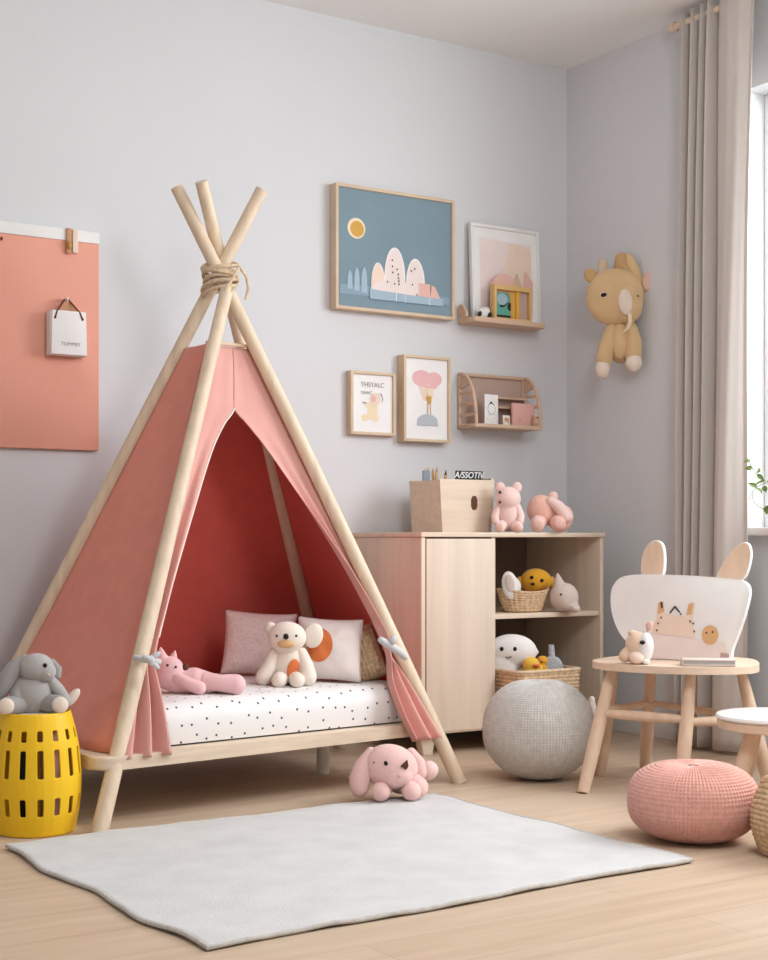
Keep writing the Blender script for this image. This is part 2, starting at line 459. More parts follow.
# ------------------------------------------------------------------ rug
def rug_pt(u, v):
    a = lerp((-2.889, -2.339, 0.006), (-1.546, -2.287, 0.006), u); b = lerp((-2.916, -1.219, 0.006), (-1.549, -1.188, 0.006), u)
    p = lerp(a, b, v)
    nx = mnoise.noise(Vector((p.x * 3.1, p.y * 3.1, 0.3))); n2 = mnoise.noise(Vector((p.x * 9, p.y * 7, 4)))
    e = 1 - min(u, 1 - u, v, 1 - v) * 2
    p.x += 0.010 * e * math.sin(v * 14 + 1) + 0.006 * n2 * e; p.y += 0.007 * e * math.sin(u * 11)
    p.z = 0.007 + max(0, 0.005 * nx + 0.004 * n2 + 0.002)
    return p
rug = thing('rug', 'pale grey woven rug lying on the oak floor in front of the play tent', 'rug')
B().grid(rug_pt, 110, 90).done('weave', 'rug', rug, solid=0.006, off=0)
edge = [rug_pt(i / 60, 0) for i in range(60)] + [rug_pt(1, i / 50) for i in range(50)] + [rug_pt(1 - i / 60, 1) for i in range(60)] + [rug_pt(0, 1 - i / 50) for i in range(50)]
B().tube(edge, 0.0055, 8, closed=True).done('bound_edge', 'rug_edge', rug)

# ------------------------------------------------------------------ play tent bed
APEX = Vector((-2.0, -0.62, 1.66))
FL = Vector((-2.633, -1.16, 0)); FR = Vector((-1.32, -1.02, 0)); BL = Vector((-2.72, -0.14, 0)); BR = Vector((-1.235, -0.12, 0))
tent = thing('play_tent', 'coral pink canvas play tent bed on four crossed wooden poles', 'play tent', (-2.0, -0.6, 0))
TO = Vector((-2.0, -0.6, 0))
def TP(p): return Vector(p) - TO
def pole(foot, off, ztop, r0=0.0240, r1=0.0208, bend=0.0):
    a = APEX + Vector(off); d = (a - foot); t = ztop / a.z
    pts = [TP(foot + d * (t * i / 24) + Vector((bend * math.sin(PI * i / 24), 0, 0))) for i in range(25)]
    pts[0].z = 0.0
    b = B().tube(pts, [r0 + (r1 - r0) * i / 24 for i in range(25)], 24)
    return b
for foot, off, zt, bd in ((FL, (0.012, -0.055, 0), 1.61, 0), (FR, (-0.012, -0.02, 0), 1.945, 0.012), (BL, (0.0, 0.022, 0), 1.95, 0), (BR, (0.048, 0.05, 0.0), 1.955, 0)):
    pole(foot, off, zt, bend=bd).done('pole', 'pole', tent)
# rope lashing round the crossing
def coil(z, r, wob, n, lean):
    pts = []
    for i in range(n):
        a = 2 * PI * i / n
        pts.append(TP((APEX.x + r * math.cos(a), APEX.y - 0.005 + r * 1.05 * math.sin(a), z + wob * math.sin(2 * a + lean) + 0.02 * math.cos(a + lean))))
    return pts
rp = B()
for i in range(8): rp.tube(coil(1.622 + 0.0105 * i, 0.054 + 0.004 * math.sin(i * 2.1), 0.006, 40, i * 0.8), 0.0062, 8, closed=True)
rp.tube([TP(APEX + Vector(q)) for q in ((0.03, -0.075, 0.03), (0.06, -0.075, -0.005), (0.075, -0.06, -0.04), (0.07, -0.05, -0.075))], 0.0048, 8)
rp.tube([TP(APEX + Vector(q)) for q in ((0.03, -0.078, 0.02), (-0.005, -0.09, -0.03), (-0.025, -0.09, -0.06), (-0.02, -0.088, -0.075), (0.012, -0.09, -0.045))], 0.0048, 8)
rp.done('rope_lashing', 'rope', tent)

ZT, ZB = 1.428, 0.205
def on(foot, z, inset=0.03):
    p = lerp(foot, APEX, z / APEX.z)
    c = Vector((-2.0, -0.62, p.z))
    return p + (c - p).normalized() * inset
def side(a, b, sag, flare=0.0, inset=(0.03, 0.03), z0=ZB):
    def fn(u, v):
        z = z0 + (ZT - z0) * v
        p = lerp(on(a, z, inset[0]), on(b, z, inset[1]), u)
        c = Vector((-2.0, -0.62, z)) - p; c.z = 0
        w = math.sin(PI * u) * sag * (0.5 + 0.5 * math.sin(PI * v))
        p += c.normalized() * (w - flare * max(0, 1 - (z - ZB) / 0.4) ** 2 * math.sin(PI * min(1, u * 6 + .15) / 2))
        return TP(p)
    return fn
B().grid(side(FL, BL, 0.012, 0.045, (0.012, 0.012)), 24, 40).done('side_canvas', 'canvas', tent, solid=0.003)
B().grid(side(BL, BR, -0.01, 0.0, (0.012, -0.045)), 24, 40).done('back_canvas', 'shaded_canvas', tent, solid=0.003)
B().grid(side(BR, FR, -0.03, 0.0, (-0.045, 0.02)), 24, 40).done('side_canvas', 'shaded_canvas', tent, solid=0.003)

# front: two door flaps meeting at a seam, drawn aside with ties
EDGE_L = sorted([(0.601, 1.432), (0.479, 1.248), (0.472, 1.222), (0.367, 1.177), (0.272, 1.111), (0.209, 1.030), (0.148, 0.898), (0.101, 0.746), (0.071, 0.588), (0.061, 0.464)], key=lambda q: q[1])
EDGE_R = sorted([(0.601, 1.432), (0.479, 1.248), (0.472, 1.222), (0.575, 1.178), (0.677, 1.118), (0.832, 0.942), (0.932, 0.748), (0.969, 0.564), (0.973, 0.456)], key=lambda q: q[1])
TLZ = EDGE_L[0][1]; TRZ = EDGE_R[0][1]
LOW_L = sorted([EDGE_L[0], (0.093, 0.368), (0.122, 0.278), (0.144, 0.194)], key=lambda q: q[1])
LOW_R = sorted([EDGE_R[0], (0.902, 0.346), (0.879, 0.251), (0.875, 0.161)], key=lambda q: q[1])
NF = (FR - FL).cross(APEX - FL).normalized()
if NF.y > 0: NF = -NF
def flap(left):
    E, L, TZ = (EDGE_L, LOW_L, TLZ) if left else (EDGE_R, LOW_R, TRZ)
    zlow = L[0][1]
    def fn(s, v):
        z = ZT + (zlow - ZT) * v
        tab = [(q[1], q[0]) for q in (L[:-1] + E)]
        ue = interp(tab, z)
        # outer edge hugs the pole, drawn in a little at the tie
        k = math.exp(-((z - TZ) / 0.09) ** 2)
        uo = 0.012 + 0.0 * k if left else 0.985 - 0.02 * k
        u = uo + (ue - uo) * s
        p = lerp(on(FL, z, 0.0), on(FR, z, 0.0), u)
        t = max(0, min(1, (1.15 - z) / 0.65))
        if z < TZ: t = 1.0
        amp = 0.001 + 0.016 * t
        n = (2.5 if left else 2.0)
        amp *= 1 - 0.55 * k
        w = amp * math.sin(2 * PI * n * s + (0.6 if left else 1.0)) * min(1, s * 5)
        roll = 0.022 * t * max(0, (s - 0.6) / 0.4) ** 2
        if z < TZ: w *= 1.5; roll *= 0.4
        p += NF * (w + roll - 0.012)
        if z < TZ:
            q = (TZ - z) / (TZ - zlow)
            p += Vector((0, -(0.040 if left else 0.068) * q, 0))
        return TP(p)
    return fn
B().grid(flap(True), 48, 110).done('door_flap', 'canvas_front', tent, solid=0.003)
B().grid(flap(False), 48, 110).done('door_flap', 'canvas_front', tent, solid=0.003)
# pale binding that shows along the left opening edge, and the dark seam above the opening
fL = flap(True)
B().tube([fL(1.0, 0.165 + 0.575 * i / 70) + NF * 0.002 for i in range(71)], 0.003, 8).done('edge_binding', 'paper_cream', tent)
B().tube([fL(1.0, 0.01 + 0.145 * i / 10) + NF * 0.0005 for i in range(11)], 0.0016, 6).done('seam', 'ink_dark', tent)
hb = B()
hb.tube([TP(on(FL, ZT + .005, .01)), TP(on(FR, ZT + .005, .01))], 0.006, 10)
hb.done('hem_rod', 'beech', tent)
# ties
def tie(c, w, h, rx, bow):
    b = B()
    b.tube([TP(Vector(c) + Vector((w * math.cos(2 * PI * i / 24) * math.cos(rx), -0.03 * abs(math.cos(2 * PI * i / 24)) * 0 + 0.045 * math.sin(2 * PI * i / 24), h * math.sin(rx) * math.cos(2 * PI * i / 24)))) for i in range(24)], 0.009, 10, closed=True)
    return b
tl = tie((-2.470, -1.109, 0.463), 0.030, 0.02, -0.25, True)
c0 = Vector((-2.479, -1.157, 0.466))
tl.ell(TP(c0), (0.011, 0.011, 0.013))
for dx, dz in ((0.020, 0.012), (0.018, -0.014), (-0.016, 0.006)): tl.ell(TP(c0 + Vector((dx * .6, 0, dz))), (0.018, 0.008, 0.008), (0, -math.degrees(math.atan2(dz, dx)), -20))
tl.done('tie_band', 'tie', tent)
tr = B()
q0, q1 = Vector((-1.622, -1.009, 0.481)), Vector((-1.514, -0.984, 0.421))
tr.tube([TP(lerp(q0, q1, i / 8) + Vector((0, -0.012 * math.sin(PI * i / 8), 0))) for i in range(9)], [0.011, 0.012, 0.013, 0.013, 0.014, 0.014, 0.013, 0.012, 0.011], 12, round_ends=True)
tr.ell(TP((-1.585, -1.022, 0.481)), (0.012, 0.012, 0.016), (0, 20, 0))
tr.done('tie_band', 'tie', tent)
# platform the mattress lies on
pf = rounded([(-2.665, -1.135), (-2.15, -1.085), (-1.375, -1.0), (-1.36, -0.6), (-1.37, -0.2), (-2.0, -0.2), (-2.67, -0.22), (-2.69, -0.7)], 0)
def round_poly(pts, r, n=8):
    out = []
    for i in range(len(pts)):
        p0, p, p1 = Vector(pts[i - 1]), Vector(pts[i]), Vector(pts[(i + 1) % len(pts)])
        a = p + (p0 - p).normalized() * r; b = p + (p1 - p).normalized() * r
        for t in range(n + 1):
            s = t / n; q = a * (1 - s) ** 2 + p * 2 * s * (1 - s) + b * s * s
            out.append((q.x, q.y))
    return out
pf = round_poly([(-2.63, -1.14), (-1.37, -0.985), (-1.36, -0.19), (-2.66, -0.21)], 0.08)
B().prism([(x - TO.x, y - TO.y) for x, y in pf], 'z', 0.164, 0.202, bev=0.008).done('bed_platform', 'rail', tent)
for x, y in ((-1.595, -0.60),):
    B().tube([TP((x, y, 0)), TP((x, y, 0.165))], 0.022, 16).done('support_leg', 'white', tent)

# mattress
mt = B()
MW, MD, MH, MR = 1.03, 0.74, 0.118, 0.05
def mat_pt(u, v):
    # unfolded sheet: the sides fold down past the rounded edge
    def fold(t, full):
        # t in 0..1 over side + top + side ; returns across, drop
        s = MH; L = full + 2 * s
        d = t * L
        arcl = MR * PI / 2
        def one(d):
            if d < s - MR: return 0.0, s - d
            d2 = d - (s - MR)
            if d2 < arcl:
                a = d2 / MR
                return MR * (1 - math.cos(a)), MR * (1 - math.sin(a))
            return None
        r = one(d)
        if r: return -full / 2 + r[0], r[1]
        r = one(L - d)
        if r: return full / 2 - r[0], r[1]
        aa = s - MR + arcl
        return -full / 2 + MR + (d - aa) / (L - 2 * aa) * (full - 2 * MR), 0.0
    x, dx = fold(u, MW); y, dy = fold(v, MD)
    drop = max(dx, dy)
    # round the plan corners
    cx, cy = MW / 2 - 0.08, MD / 2 - 0.08
    ax, ay = abs(x) - cx, abs(y) - cy
    if ax > 0 and ay > 0:
        l = math.hypot(ax, ay); m = max(ax, ay)
        x = math.copysign(cx + ax / l * m, x); y = math.copysign(cy + ay / l * m, y)
    n = mnoise.noise(Vector((x * 5, y * 6, 1))) * 0.006 + mnoise.noise(Vector((x * 16, y * 11, 5))) * 0.0025
    crown = 0.016 * (1 - (2 * x / MW) ** 2) * (1 - (2 * y / MD) ** 2)
    bulge = 1 + 0.02 * math.sin(PI * drop / MH)
    return (x * bulge, y * bulge, MH - drop + (n + crown) * (1 - drop / MH))
mt.grid(mat_pt, 120, 90, lambda u, v: (u * (MW + 2 * MH), v * (MD + 2 * MH)))
mo = thing('mattress', 'low mattress in a white sheet with dark dots inside the play tent', 'mattress', (-1.965, -0.62, 0.207), math.radians(6.3))
mt.done('fitted_sheet', 'dots', mo, angle=180)

# ------------------------------------------------------------------ pillows
def pillow_pt(W, H, T, front):
    def fn(u, v):
        x, z = 2 * u - 1, 2 * v - 1
        a = max(0, 1 - abs(x) ** 2.6) * max(0, 1 - abs(z) ** 2.6)
        y = T * a ** 0.55 * (-1 if front else 1)
        px = x * (1 - 0.07 * (1 - z * z)); pz = z * (1 - 0.07 * (1 - x * x))
        w = 0.006 * mnoise.noise(Vector((x * 3, z * 3, 2.0 + T)))
        return (px * W / 2, y + w * a, H / 2 + pz * H / 2)
    return fn
def pillow(name, mat, label, loc, rz, tilt, roll, W, H, T):
    t = thing(name, label, 'pillow', loc, rz)
    t.rotation_euler = (math.radians(tilt), math.radians(roll), rz)
    b = B().grid(pillow_pt(W, H, T, True), 30, 30).grid(pillow_pt(W, H, T, False), 30, 30)
    bmesh.ops.remove_doubles(b.bm, verts=b.bm.verts, dist=0.0005)
    b.done('cover', mat, t, angle=180)
    return t
pk = pillow('pillow', 'pillow_pink', 'dusty pink textured pillow behind the sitting cream bear', (-1.808, -0.519, 0.338), -0.484, -16, 4, 0.250, 0.225, 0.05)
pw = pillow('pillow', 'pillow_white', 'cream pillow with a large orange oval in the play tent', (-1.703, -0.814, 0.338), -0.539, -17, 3, 0.220, 0.215, 0.05)
def patch(u, v):
    a = 2 * PI * u
    x = -0.035 + 0.045 * v * math.cos(a); z = 0.003 + 0.060 * v * math.sin(a)
    q = pillow_pt(0.220, 0.215, 0.05, True)((x / 0.110 + 1) / 2, (z / 0.1075 + 1) / 2)
    return (q[0], q[1] - 0.0015, q[2])
B().grid(patch, 40, 8).done('oval_patch', 'orange', pw)

# ------------------------------------------------------------------ woven and knitted surfaces
def woven(b, prof, cols, rows, amp, sub=4, sq=2.0, sx=1.0, sy=1.0, c=(0, 0, 0), rim=None):
    """basket wall: prof gives (radius, z) by height 0..1; sq > 2 squares the plan off; strands pass over and under"""
    nu, nv = cols * sub, rows * sub
    def fn(u, v):
        if u >= 1: u = 0.0
        r, z = prof(v)
        a = 2 * PI * u
        ca, sa = math.cos(a), math.sin(a)
        k = (abs(ca) ** sq + abs(sa) ** sq) ** (-1.0 / sq)
        row = v * rows
        o = math.sin(PI * (u * cols + (int(row) % 2))) ** 2
        d = amp * (o * 0.9 + 0.25) * abs(math.sin(PI * row)) ** 0.6
        r += d
        if rim: z += rim(a) * v
        return (c[0] + r * sx * k * ca, c[1] + r * sy * k * sa, c[2] + z)
    b.grid(fn, nu, nv)
    bmesh.ops.remove_doubles(b.bm, verts=b.bm.verts, dist=1e-5)
    return b

def pouf(name, label, loc, R, Hh, cols, rows, mat, amp, p=2.4, rz=0.0):
    t = thing(name, label, 'pouf', loc, rz)
    nu, nv = cols * 6, rows * 4
    def fn(u, v):
        if u >= 1: u = 0.0
        th = PI * (0.012 + 0.976 * v)
        st, ct = math.sin(th), math.cos(th)
        r = R * st ** (2 / p); z = Hh / 2 * math.copysign(abs(ct) ** (2 / p), ct)
        if ct > 0: z -= Hh * 0.045 * math.exp(-(st / 0.22) ** 2)
        a = 2 * PI * u
        f = (u * cols) % 1.0
        side = abs(f - 0.5) * 2
        row = v * rows + side * 0.55
        d = (1 - side ** 3) * (0.6 + 0.4 * math.sin(2 * PI * row))
        e = amp * min(1, st * 2.2)
        wob = 1 + 0.012 * mnoise.noise(Vector((math.cos(a) * 2, math.sin(a) * 2, ct * 2)))
        return ((r * wob + d * e * st) * math.cos(a), (r * wob + d * e * st) * math.sin(a), Hh / 2 + z + d * e * ct)
    b = B().grid(fn, nu, nv)
    bmesh.ops.remove_doubles(b.bm, verts=b.bm.verts, dist=1e-5)
    b.done('knitted_cover', mat, t, angle=180)
    rr = R * 0.07
    B().lathe([(0.001, Hh * 0.953), (rr * .7, Hh * .952), (rr, Hh * .945), (rr * 1.1, Hh * .93)], 24).done('centre_gather', mat, t)
    return t
pouf('pouf', 'round grey knitted pouf standing against the open shelves of the cabinet', (-1.045, -1.092, 0.000), 0.186, 0.335, 112, 60, 'knit_grey', 0.0040, 2.15)
pouf('pouf', 'low pink knitted pouf standing on the floor by the stool', (-1.320, -2.082, 0.000), 0.171, 0.205, 100, 34, 'knit_pink', 0.0050, 2.55)

# ------------------------------------------------------------------ cabinet
CX0, CX1, CY, CB, CT = -1.117, -0.232, -0.50, 0.082, 0.829
cab = thing('cabinet', 'pale wooden cabinet with one door and open shelves beside the play tent', 'cabinet', ((CX0 + CX1) / 2, CY / 2, 0))
ox, oy = (CX0 + CX1) / 2, CY / 2
def cs(b, a, c, bev=0.002): return b.span((a[0] - ox, a[1] - oy, a[2]), (c[0] - ox, c[1] - oy, c[2]), bev=bev)
YBK = -0.02
DX = -0.782
cs(B(), (CX0 - .004, CY - .006, CT - .018), (CX1 + .004, YBK, CT)).done('top_board', 'ply_h', cab)
b = cs(B(), (CX0, CY, CB), (CX0 + .018, YBK, CT - .018)); b.done('side_panel', 'ply_v', cab)
b = cs(B(), (CX1 - .018, CY, CB), (CX1, YBK, CT - .018)); b.done('side_panel', 'ply_v', cab)
cs(B(), (DX - .009, CY + .003, CB + .018), (DX + .009, YBK, CT - .018)).done('divider', 'ply_v', cab)
cs(B(), (CX0 + .018, CY, CB), (CX1 - .018, YBK, CB + .018)).done('bottom_board', 'ply_h', cab)
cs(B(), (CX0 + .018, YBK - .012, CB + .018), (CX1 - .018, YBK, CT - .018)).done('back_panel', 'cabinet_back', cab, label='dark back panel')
cs(B(), (DX + .009, CY + .008, 0.498), (CX1 - .018, YBK - .012, 0.517)).done('shelf', 'ply_h', cab)
cs(B(), (CX0 + .021, CY - .004, CB + .006), (DX - .001, CY + .014, CT - .024), 0.003).done('door', 'ply_v', cab)
for x in (CX0 + .05, CX1 - .05):
    for y in (CY + .06, YBK - .06):
        B().prism([(x - ox - .03, CB), (x - ox + .045, CB), (x - ox + .03, 0), (x - ox - .012, 0)], 'y', y - oy - .02, y - oy + .02, bev=.004).done('leg', 'ply_v', cab)

# wooden crate on the cabinet
KD = 5.55
cr = thing('storage_crate', 'pale wooden crate with a brown handle slot on the cabinet top', 'crate', (-0.807, -0.25, CT))
crh = 0.205
def panel(b, pts4, n, th):
    A = [Vector(p) for p in pts4]; n = Vector(n) * th
    v = [b._v(p) for p in A] + [b._v(p + n) for p in A]
    for f in ((0, 1, 2, 3), (7, 6, 5, 4), (0, 4, 5, 1), (1, 5, 6, 2), (2, 6, 7, 3), (3, 7, 4, 0)): b.bm.faces.new([v[i] for i in f])
    return b
xa, xb, ya, yb = -0.116, 0.118, -0.11, 0.10
fl_ = 0.012
hx, hz = 0.014, 0.118
fp = B()
fp.prism([(xa, 0), (xb, 0), (xb + .018, crh), (xa - fl_, crh)], 'y', ya, ya + .01, bev=.0015)
fp.done('front_panel', 'ply_h', cr)
B().prism([(xa, 0), (xb, 0), (xb + .018, crh), (xa - fl_, crh)], 'y', yb - .01, yb, bev=.0015).done('back_panel', 'ply_h', cr)
panel(B(), [(xa, ya + .01, 0), (xa, yb - .01, 0), (xa - fl_, yb - .01, crh - .004), (xa - fl_, ya + .01, crh - .004)], (1, 0, 0), .01).done('side_panel', 'ply_h', cr, smooth=False)
panel(B(), [(xb, ya + .01, 0), (xb, yb - .01, 0), (xb + .018, yb - .01, crh + .008), (xb + .018, ya + .01, crh + .008)], (-1, 0, 0), .01).done('side_panel', 'ply_h', cr, smooth=False)
B().span((xa + .002, ya + .005, 0), (xb - .002, yb - .005, .008)).done('base_board', 'ply_h', cr, smooth=False)
B().prism(rounded([(0.020, .088), (.050, .088), (.050, .142), (.020, .142)], 1), 'y', ya - .0015, ya + .004).done('handle_slot', 'brown', cr)
CRX, CRY = cr.location.x, cr.location.y
# contents of the crate
for i, (dx, dy, h, lx) in enumerate(((-.078, .055, .250, 4), (-.060, .075, .244, -3), (-.042, .05, .250, 5), (-.020, .07, .246, -6), (.004, .06, .240, 7))):
    t = thing('pencil', ['first', 'second', 'third', 'fourth', 'fifth'][i] + ' of the wooden pencils from the left, standing in the crate', 'pencil', (CRX + dx, CRY + dy, CT + .010), 0, 'pencils standing in the crate')
    t.rotation_euler = (0, math.radians(lx * .6), 0)
    B().tube([(0, 0, 0), (0, 0, h - .02)], .0058, 6).done('shaft', 'pencil', t, smooth=False)
    B().tube([(0, 0, h - .02), (0, 0, h)], [.0058, .0008], 6).done('tip', ['pencil', 'art_gold', 'leather', 'pencil', 'brown'][i], t, smooth=False)
tag(B().box((0, 0, .11), (.034, .008, .245), bev=.002).done('card_divider', 'slate'), 'slate grey card standing at the left end of the crate', 'card')
bpy.data.objects['card_divider'].location = (CRX - .094, CRY + .03, CT + .010)
fo = thing('folder', 'black lettered folder standing upright in the crate', 'folder', (CRX + .045, CRY - .045, CT + .010))
B().prism([(-.07, 0), (.058, 0), (.078, .232), (-.05, .232)], 'y', -.006, .006, bev=.002).done('cover', 'charcoal', fo)
letters('A/SSOTIV', .034, .0006, 'lettering', 'paper', fo, (.008, -.0068, .204), shear=.25, bold=.0004)

# ------------------------------------------------------------------ plush builders (lengths in thousandths of the view distance, so sizes stay real)
def plush(name, label, cat, loc, rz, group=None): return thing(name, label, cat, loc, rz, group)

# pink plush sitting on the cabinet
k = 0.00388
t = plush('plush_bear', 'pink plush bear slumped against the crate on the cabinet', 'plush toy', (-0.667, -0.438, 0.829), -0.661)
b = B(k); b.ell((0, 0, 34), (13, 11, 12)); b.ell((1, 2, 16), (12, 11, 15)); b.ell((0, 0, 27), (9.5, 8, 8))
b.fuse(1.1, 5).done('body', 'pale_pink', t, angle=180)
for x in (-8, 9): B(k).ell((x, 0, 45), (5, 3, 5.5)).done('ear', 'pale_pink', t)
for x, z in ((-8, 40), (-8, 30)): B(k).ell((x, -8.6, z), 1.4).done('eye', 'ink_dark', t)
for x in (-8, 10):
    f = B(k).tube([(x * .7, -4, 7), (x, -13, 5)], [6, 5.2], 16, round_ends=True).done('foot', 'pale_pink', t)
    B(k).ell((x, -17.6, 5), (3.3, 1.2, 3.3)).done('pad', 'blush', f)
for s_ in (-1, 1): B(k).tube([(s_ * 9, 0, 25), (s_ * 13, -4, 16), (s_ * 12, -7, 11)], [4.5, 4, 4], 14, round_ends=True).done('arm', 'pale_pink', t)

# coral plush lying on the cabinet
k = 0.00394
t = plush('plush_elephant', 'coral plush toy lying curled up at the right end of the cabinet top', 'plush toy', (-0.482, -0.462, 0.829), -0.689)
b = B(k); b.ell((-7, 0, 22), (15, 13, 16), (0, -18, 0)); b.ell((12, 2, 14), (12, 11, 14), (0, 25, 0))
b.fuse(1.1, 5).done('body', 'coral_plush', t, angle=180)
B(k).tube([(2, -8, 31), (9, -9, 26), (17, -9, 16)], [5, 6, 6.5], 16, round_ends=True).done('arm', 'pale_pink', t)
f = B(k).tube([(-10, -6, 11), (-11, -13, 8)], [8.5, 7.5], 18, round_ends=True).done('foot', 'pink_plush', t)
B(k).ell((-11, -20.2, 8), (4.5, 1.5, 4.5)).done('pad', 'blush', f)
f = B(k).tube([(9, -5, 10), (9, -13, 9)], [8.5, 8], 18, round_ends=True).done('foot', 'coral_plush', t)
B(k).ell((9, -20.6, 9), (4.5, 1.5, 5)).done('pad', 'blush', f)
B(k).ell((4, -2, 36), (5, 3, 5)).done('ear', 'pink_plush', t)

# upper compartment: oval basket, plush toys
k = 0.00394
bk = thing('wicker_basket', 'small boat-shaped wicker basket on the cabinet shelf', 'basket', (-0.568, -0.406, 0.517), math.radians(-8))
woven(B(k), lambda v: (17.5 + 9 * v ** .7, 1 + 20 * v), 26, 8, 1.3, 5, sx=1.0, sy=.72, rim=lambda a: 3.2 * math.cos(a) ** 2).done('basket_wall', 'wicker', bk, solid=.004, angle=180)
B(k).lathe([(0.1, 1), (17.5, 1)], 40, sy=.72).done('basket_base', 'wicker', bk)
t = plush('plush_mouse', 'small white plush with a leaf-shaped ear at the left end of the boat-shaped basket', 'plush toy', (-0.629, -0.408, 0.545), -0.663)
b = B(k); b.ell((1, 0, 18), (9, 7, 11)); b.ell((2, 0, 4), (8, 6, 12)); b.fuse(.9, 4).done('body', 'white_plush', t, angle=180)
e = B(k).ell((-1, -9, 20), (8, 3, 14), (0, -10, 0)).done('ear', 'white_plush', t)
B(k).ell((-1, -11.6, 22), (4.5, 1.3, 9), (0, -10, 0)).done('inner_ear', 'greige_plush', e)
B(k).ell((5, -6.9, 22), (1, .8, 1.6)).done('eye', 'ink_dark', t)
t = plush('plush_lion', 'mustard yellow plush lion peeking over the boat-shaped basket', 'plush toy', (-0.481, -0.379, 0.530), -0.680)
b = B(k); b.ell((0, 0, 27), (16, 12, 13)); b.ell((-1, 1, 8), (12, 10, 12)); b.fuse(1.1, 5).done('body', 'mustard', t, angle=180)
for x, z in ((-4, 31), (6, 28)): B(k).ell((x, -11.2, z), (1.9, 1, 1.9)).done('eye', 'black', t)
B(k).ell((-3, -12.3, 24.5), (2, 1.2, 1.5)).done('nose', 'black', t)
for x in (-15, 15): B(k).ell((x, 0, 26), (4, 5, 6), (0, x, 0)).done('ear', 'mustard', t)
t = plush('plush_cat', 'greige plush with pointed ear sitting right of the boat-shaped basket', 'plush toy', (-0.439, -0.502, 0.517), -0.699)
b = B(k); b.ell((0, 0, 15), (14.5, 12, 14.5)); b.ell((6, 0, 7), (9, 10, 7)); b.tube([(-4, 0, 22), (-6, 0, 33), (-6.5, 0, 38)], [8, 4, 1.4], 16, round_ends=True)
b.fuse(1.0, 5).done('body', 'greige_plush', t, angle=180)
B(k).ell((-3, -12, 18), (1.1, .8, 1.1)).done('eye', 'ink_dark', t)
B(k).ell((11, -8, 4), (5, 5, 4)).done('paw', 'greige_plush', t)

# lower compartment: square basket with toys
k = 0.00388
LB = (-0.598, -0.506, 0.100)
bk = thing('wicker_basket', 'square wicker basket on the lowest shelf of the cabinet, behind the grey pouf', 'basket', LB, 0)
woven(B(), lambda v: (.140 + .012 * v, .001 + .20 * v), 40, 14, .006, 4, sq=9.0, sx=1.0, sy=.72).done('basket_wall', 'wicker', bk, solid=.006, angle=180)
B().span((-.136, -.098, .001), (.136, .098, .012)).done('basket_base', 'wicker', bk)
B().tube([(( abs(math.cos(a)) ** 9 + abs(math.sin(a)) ** 9) ** (-1 / 9) * .156 * math.cos(a), (abs(math.cos(a)) ** 9 + abs(math.sin(a)) ** 9) ** (-1 / 9) * .156 * .72 * math.sin(a), .203) for a in [2 * PI * i / 80 for i in range(80)]], .007, 8, closed=True).done('rim', 'wicker_pale', bk)
def inb(dx, dy, dz): return (LB[0] + dx, LB[1] + dy, LB[2] + dz)
t = plush('plush_seal', 'white plush with a dark-eyed face leaning out of the square wicker basket', 'plush toy', (-0.685, -0.473, 0.225), -0.663)
b = B(k); b.ell((2, 0, 38), (25, 12, 17), (0, 0, 0)); b.ell((-6, 0, 24), (16, 11, 20)); b.tube([(8, 0, 42), (22, 0, 40), (27, 0, 37)], [11, 6, 2], 16, round_ends=True)
b.fuse(1.3, 6).done('body', 'white_plush', t, angle=180)
for x in (-8, 5): B(k).ell((x, -11.5, 41), (1.9, 1, 2.2)).done('eye', 'black', t)
B(k).tube([(-4, -12.5, 33.5), (-1.5, -12.8, 32), (1.5, -12.6, 33.5)], .5, 8).done('mouth', 'ink_dark', t)
t = plush('plush_duck', 'yellow plush duck in the square wicker basket, at the middle', 'plush toy', inb(-.045, -.045, .13), -0.671)
b = B(k); b.ell((0, 0, 15), (8, 8, 13)); b.ell((0, 0, 24), (8.5, 7.5, 8)); b.fuse(.9, 4).done('body', 'duck', t, angle=180)
B(k).ell((5, -6, 24), (4, 4, 2)).done('beak', 'orange', t)
B(k).ell((9, 2, 16), (3, 6, 8)).done('wing', 'duck', t)
t = plush('plush_chick', 'small ochre plush between the yellow duck and the speckled house', 'plush toy', inb(.02, -.02, .13), -0.677)
b = B(k); b.ell((0, 0, 18), (7, 6, 12)); b.ell((2, 0, 27), (6, 5.5, 5)); b.fuse(.9, 4).done('body', 'mustard', t, angle=180)
B(k).ell((2, -5.8, 27), (1.5, 2, 1)).done('beak', 'orange', t)
t = thing('felt_house', 'grey speckled felt house with a chimney in the square wicker basket', 'toy', inb(.068, -.03, .12), -0.687)
B(k).prism(rounded([(-13, 0), (13, 0), (13, 20), (8, 33), (-6, 34), (-11, 22)], 2), 'y', -8, 8, bev=2).done('body', 'speckle', t)
B(k).tube([(0, 0, 32), (-.5, 0, 45)], [3.6, 3], 14).done('chimney', 'speckle', t)

# pale plush tip behind the pouf
t = plush('plush_rabbit', 'pale plush ear tip showing behind the right edge of the grey pouf', 'plush toy', (-0.666, -0.915, 0.000), -0.717)
k = 0.00360
b = B(k); b.ell((-4, 0, 12), (13, 10, 12)); b.ell((-3, 0, 28), (11, 9, 12)); b.fuse(1.1, 5).done('body', 'greige_plush', t, angle=180)
B(k).tube([(-1, 0, 34), (1, 0, 52), (2, 0, 63)], [5, 6, 3], 14, round_ends=True).done('ear', 'greige_plush', t)

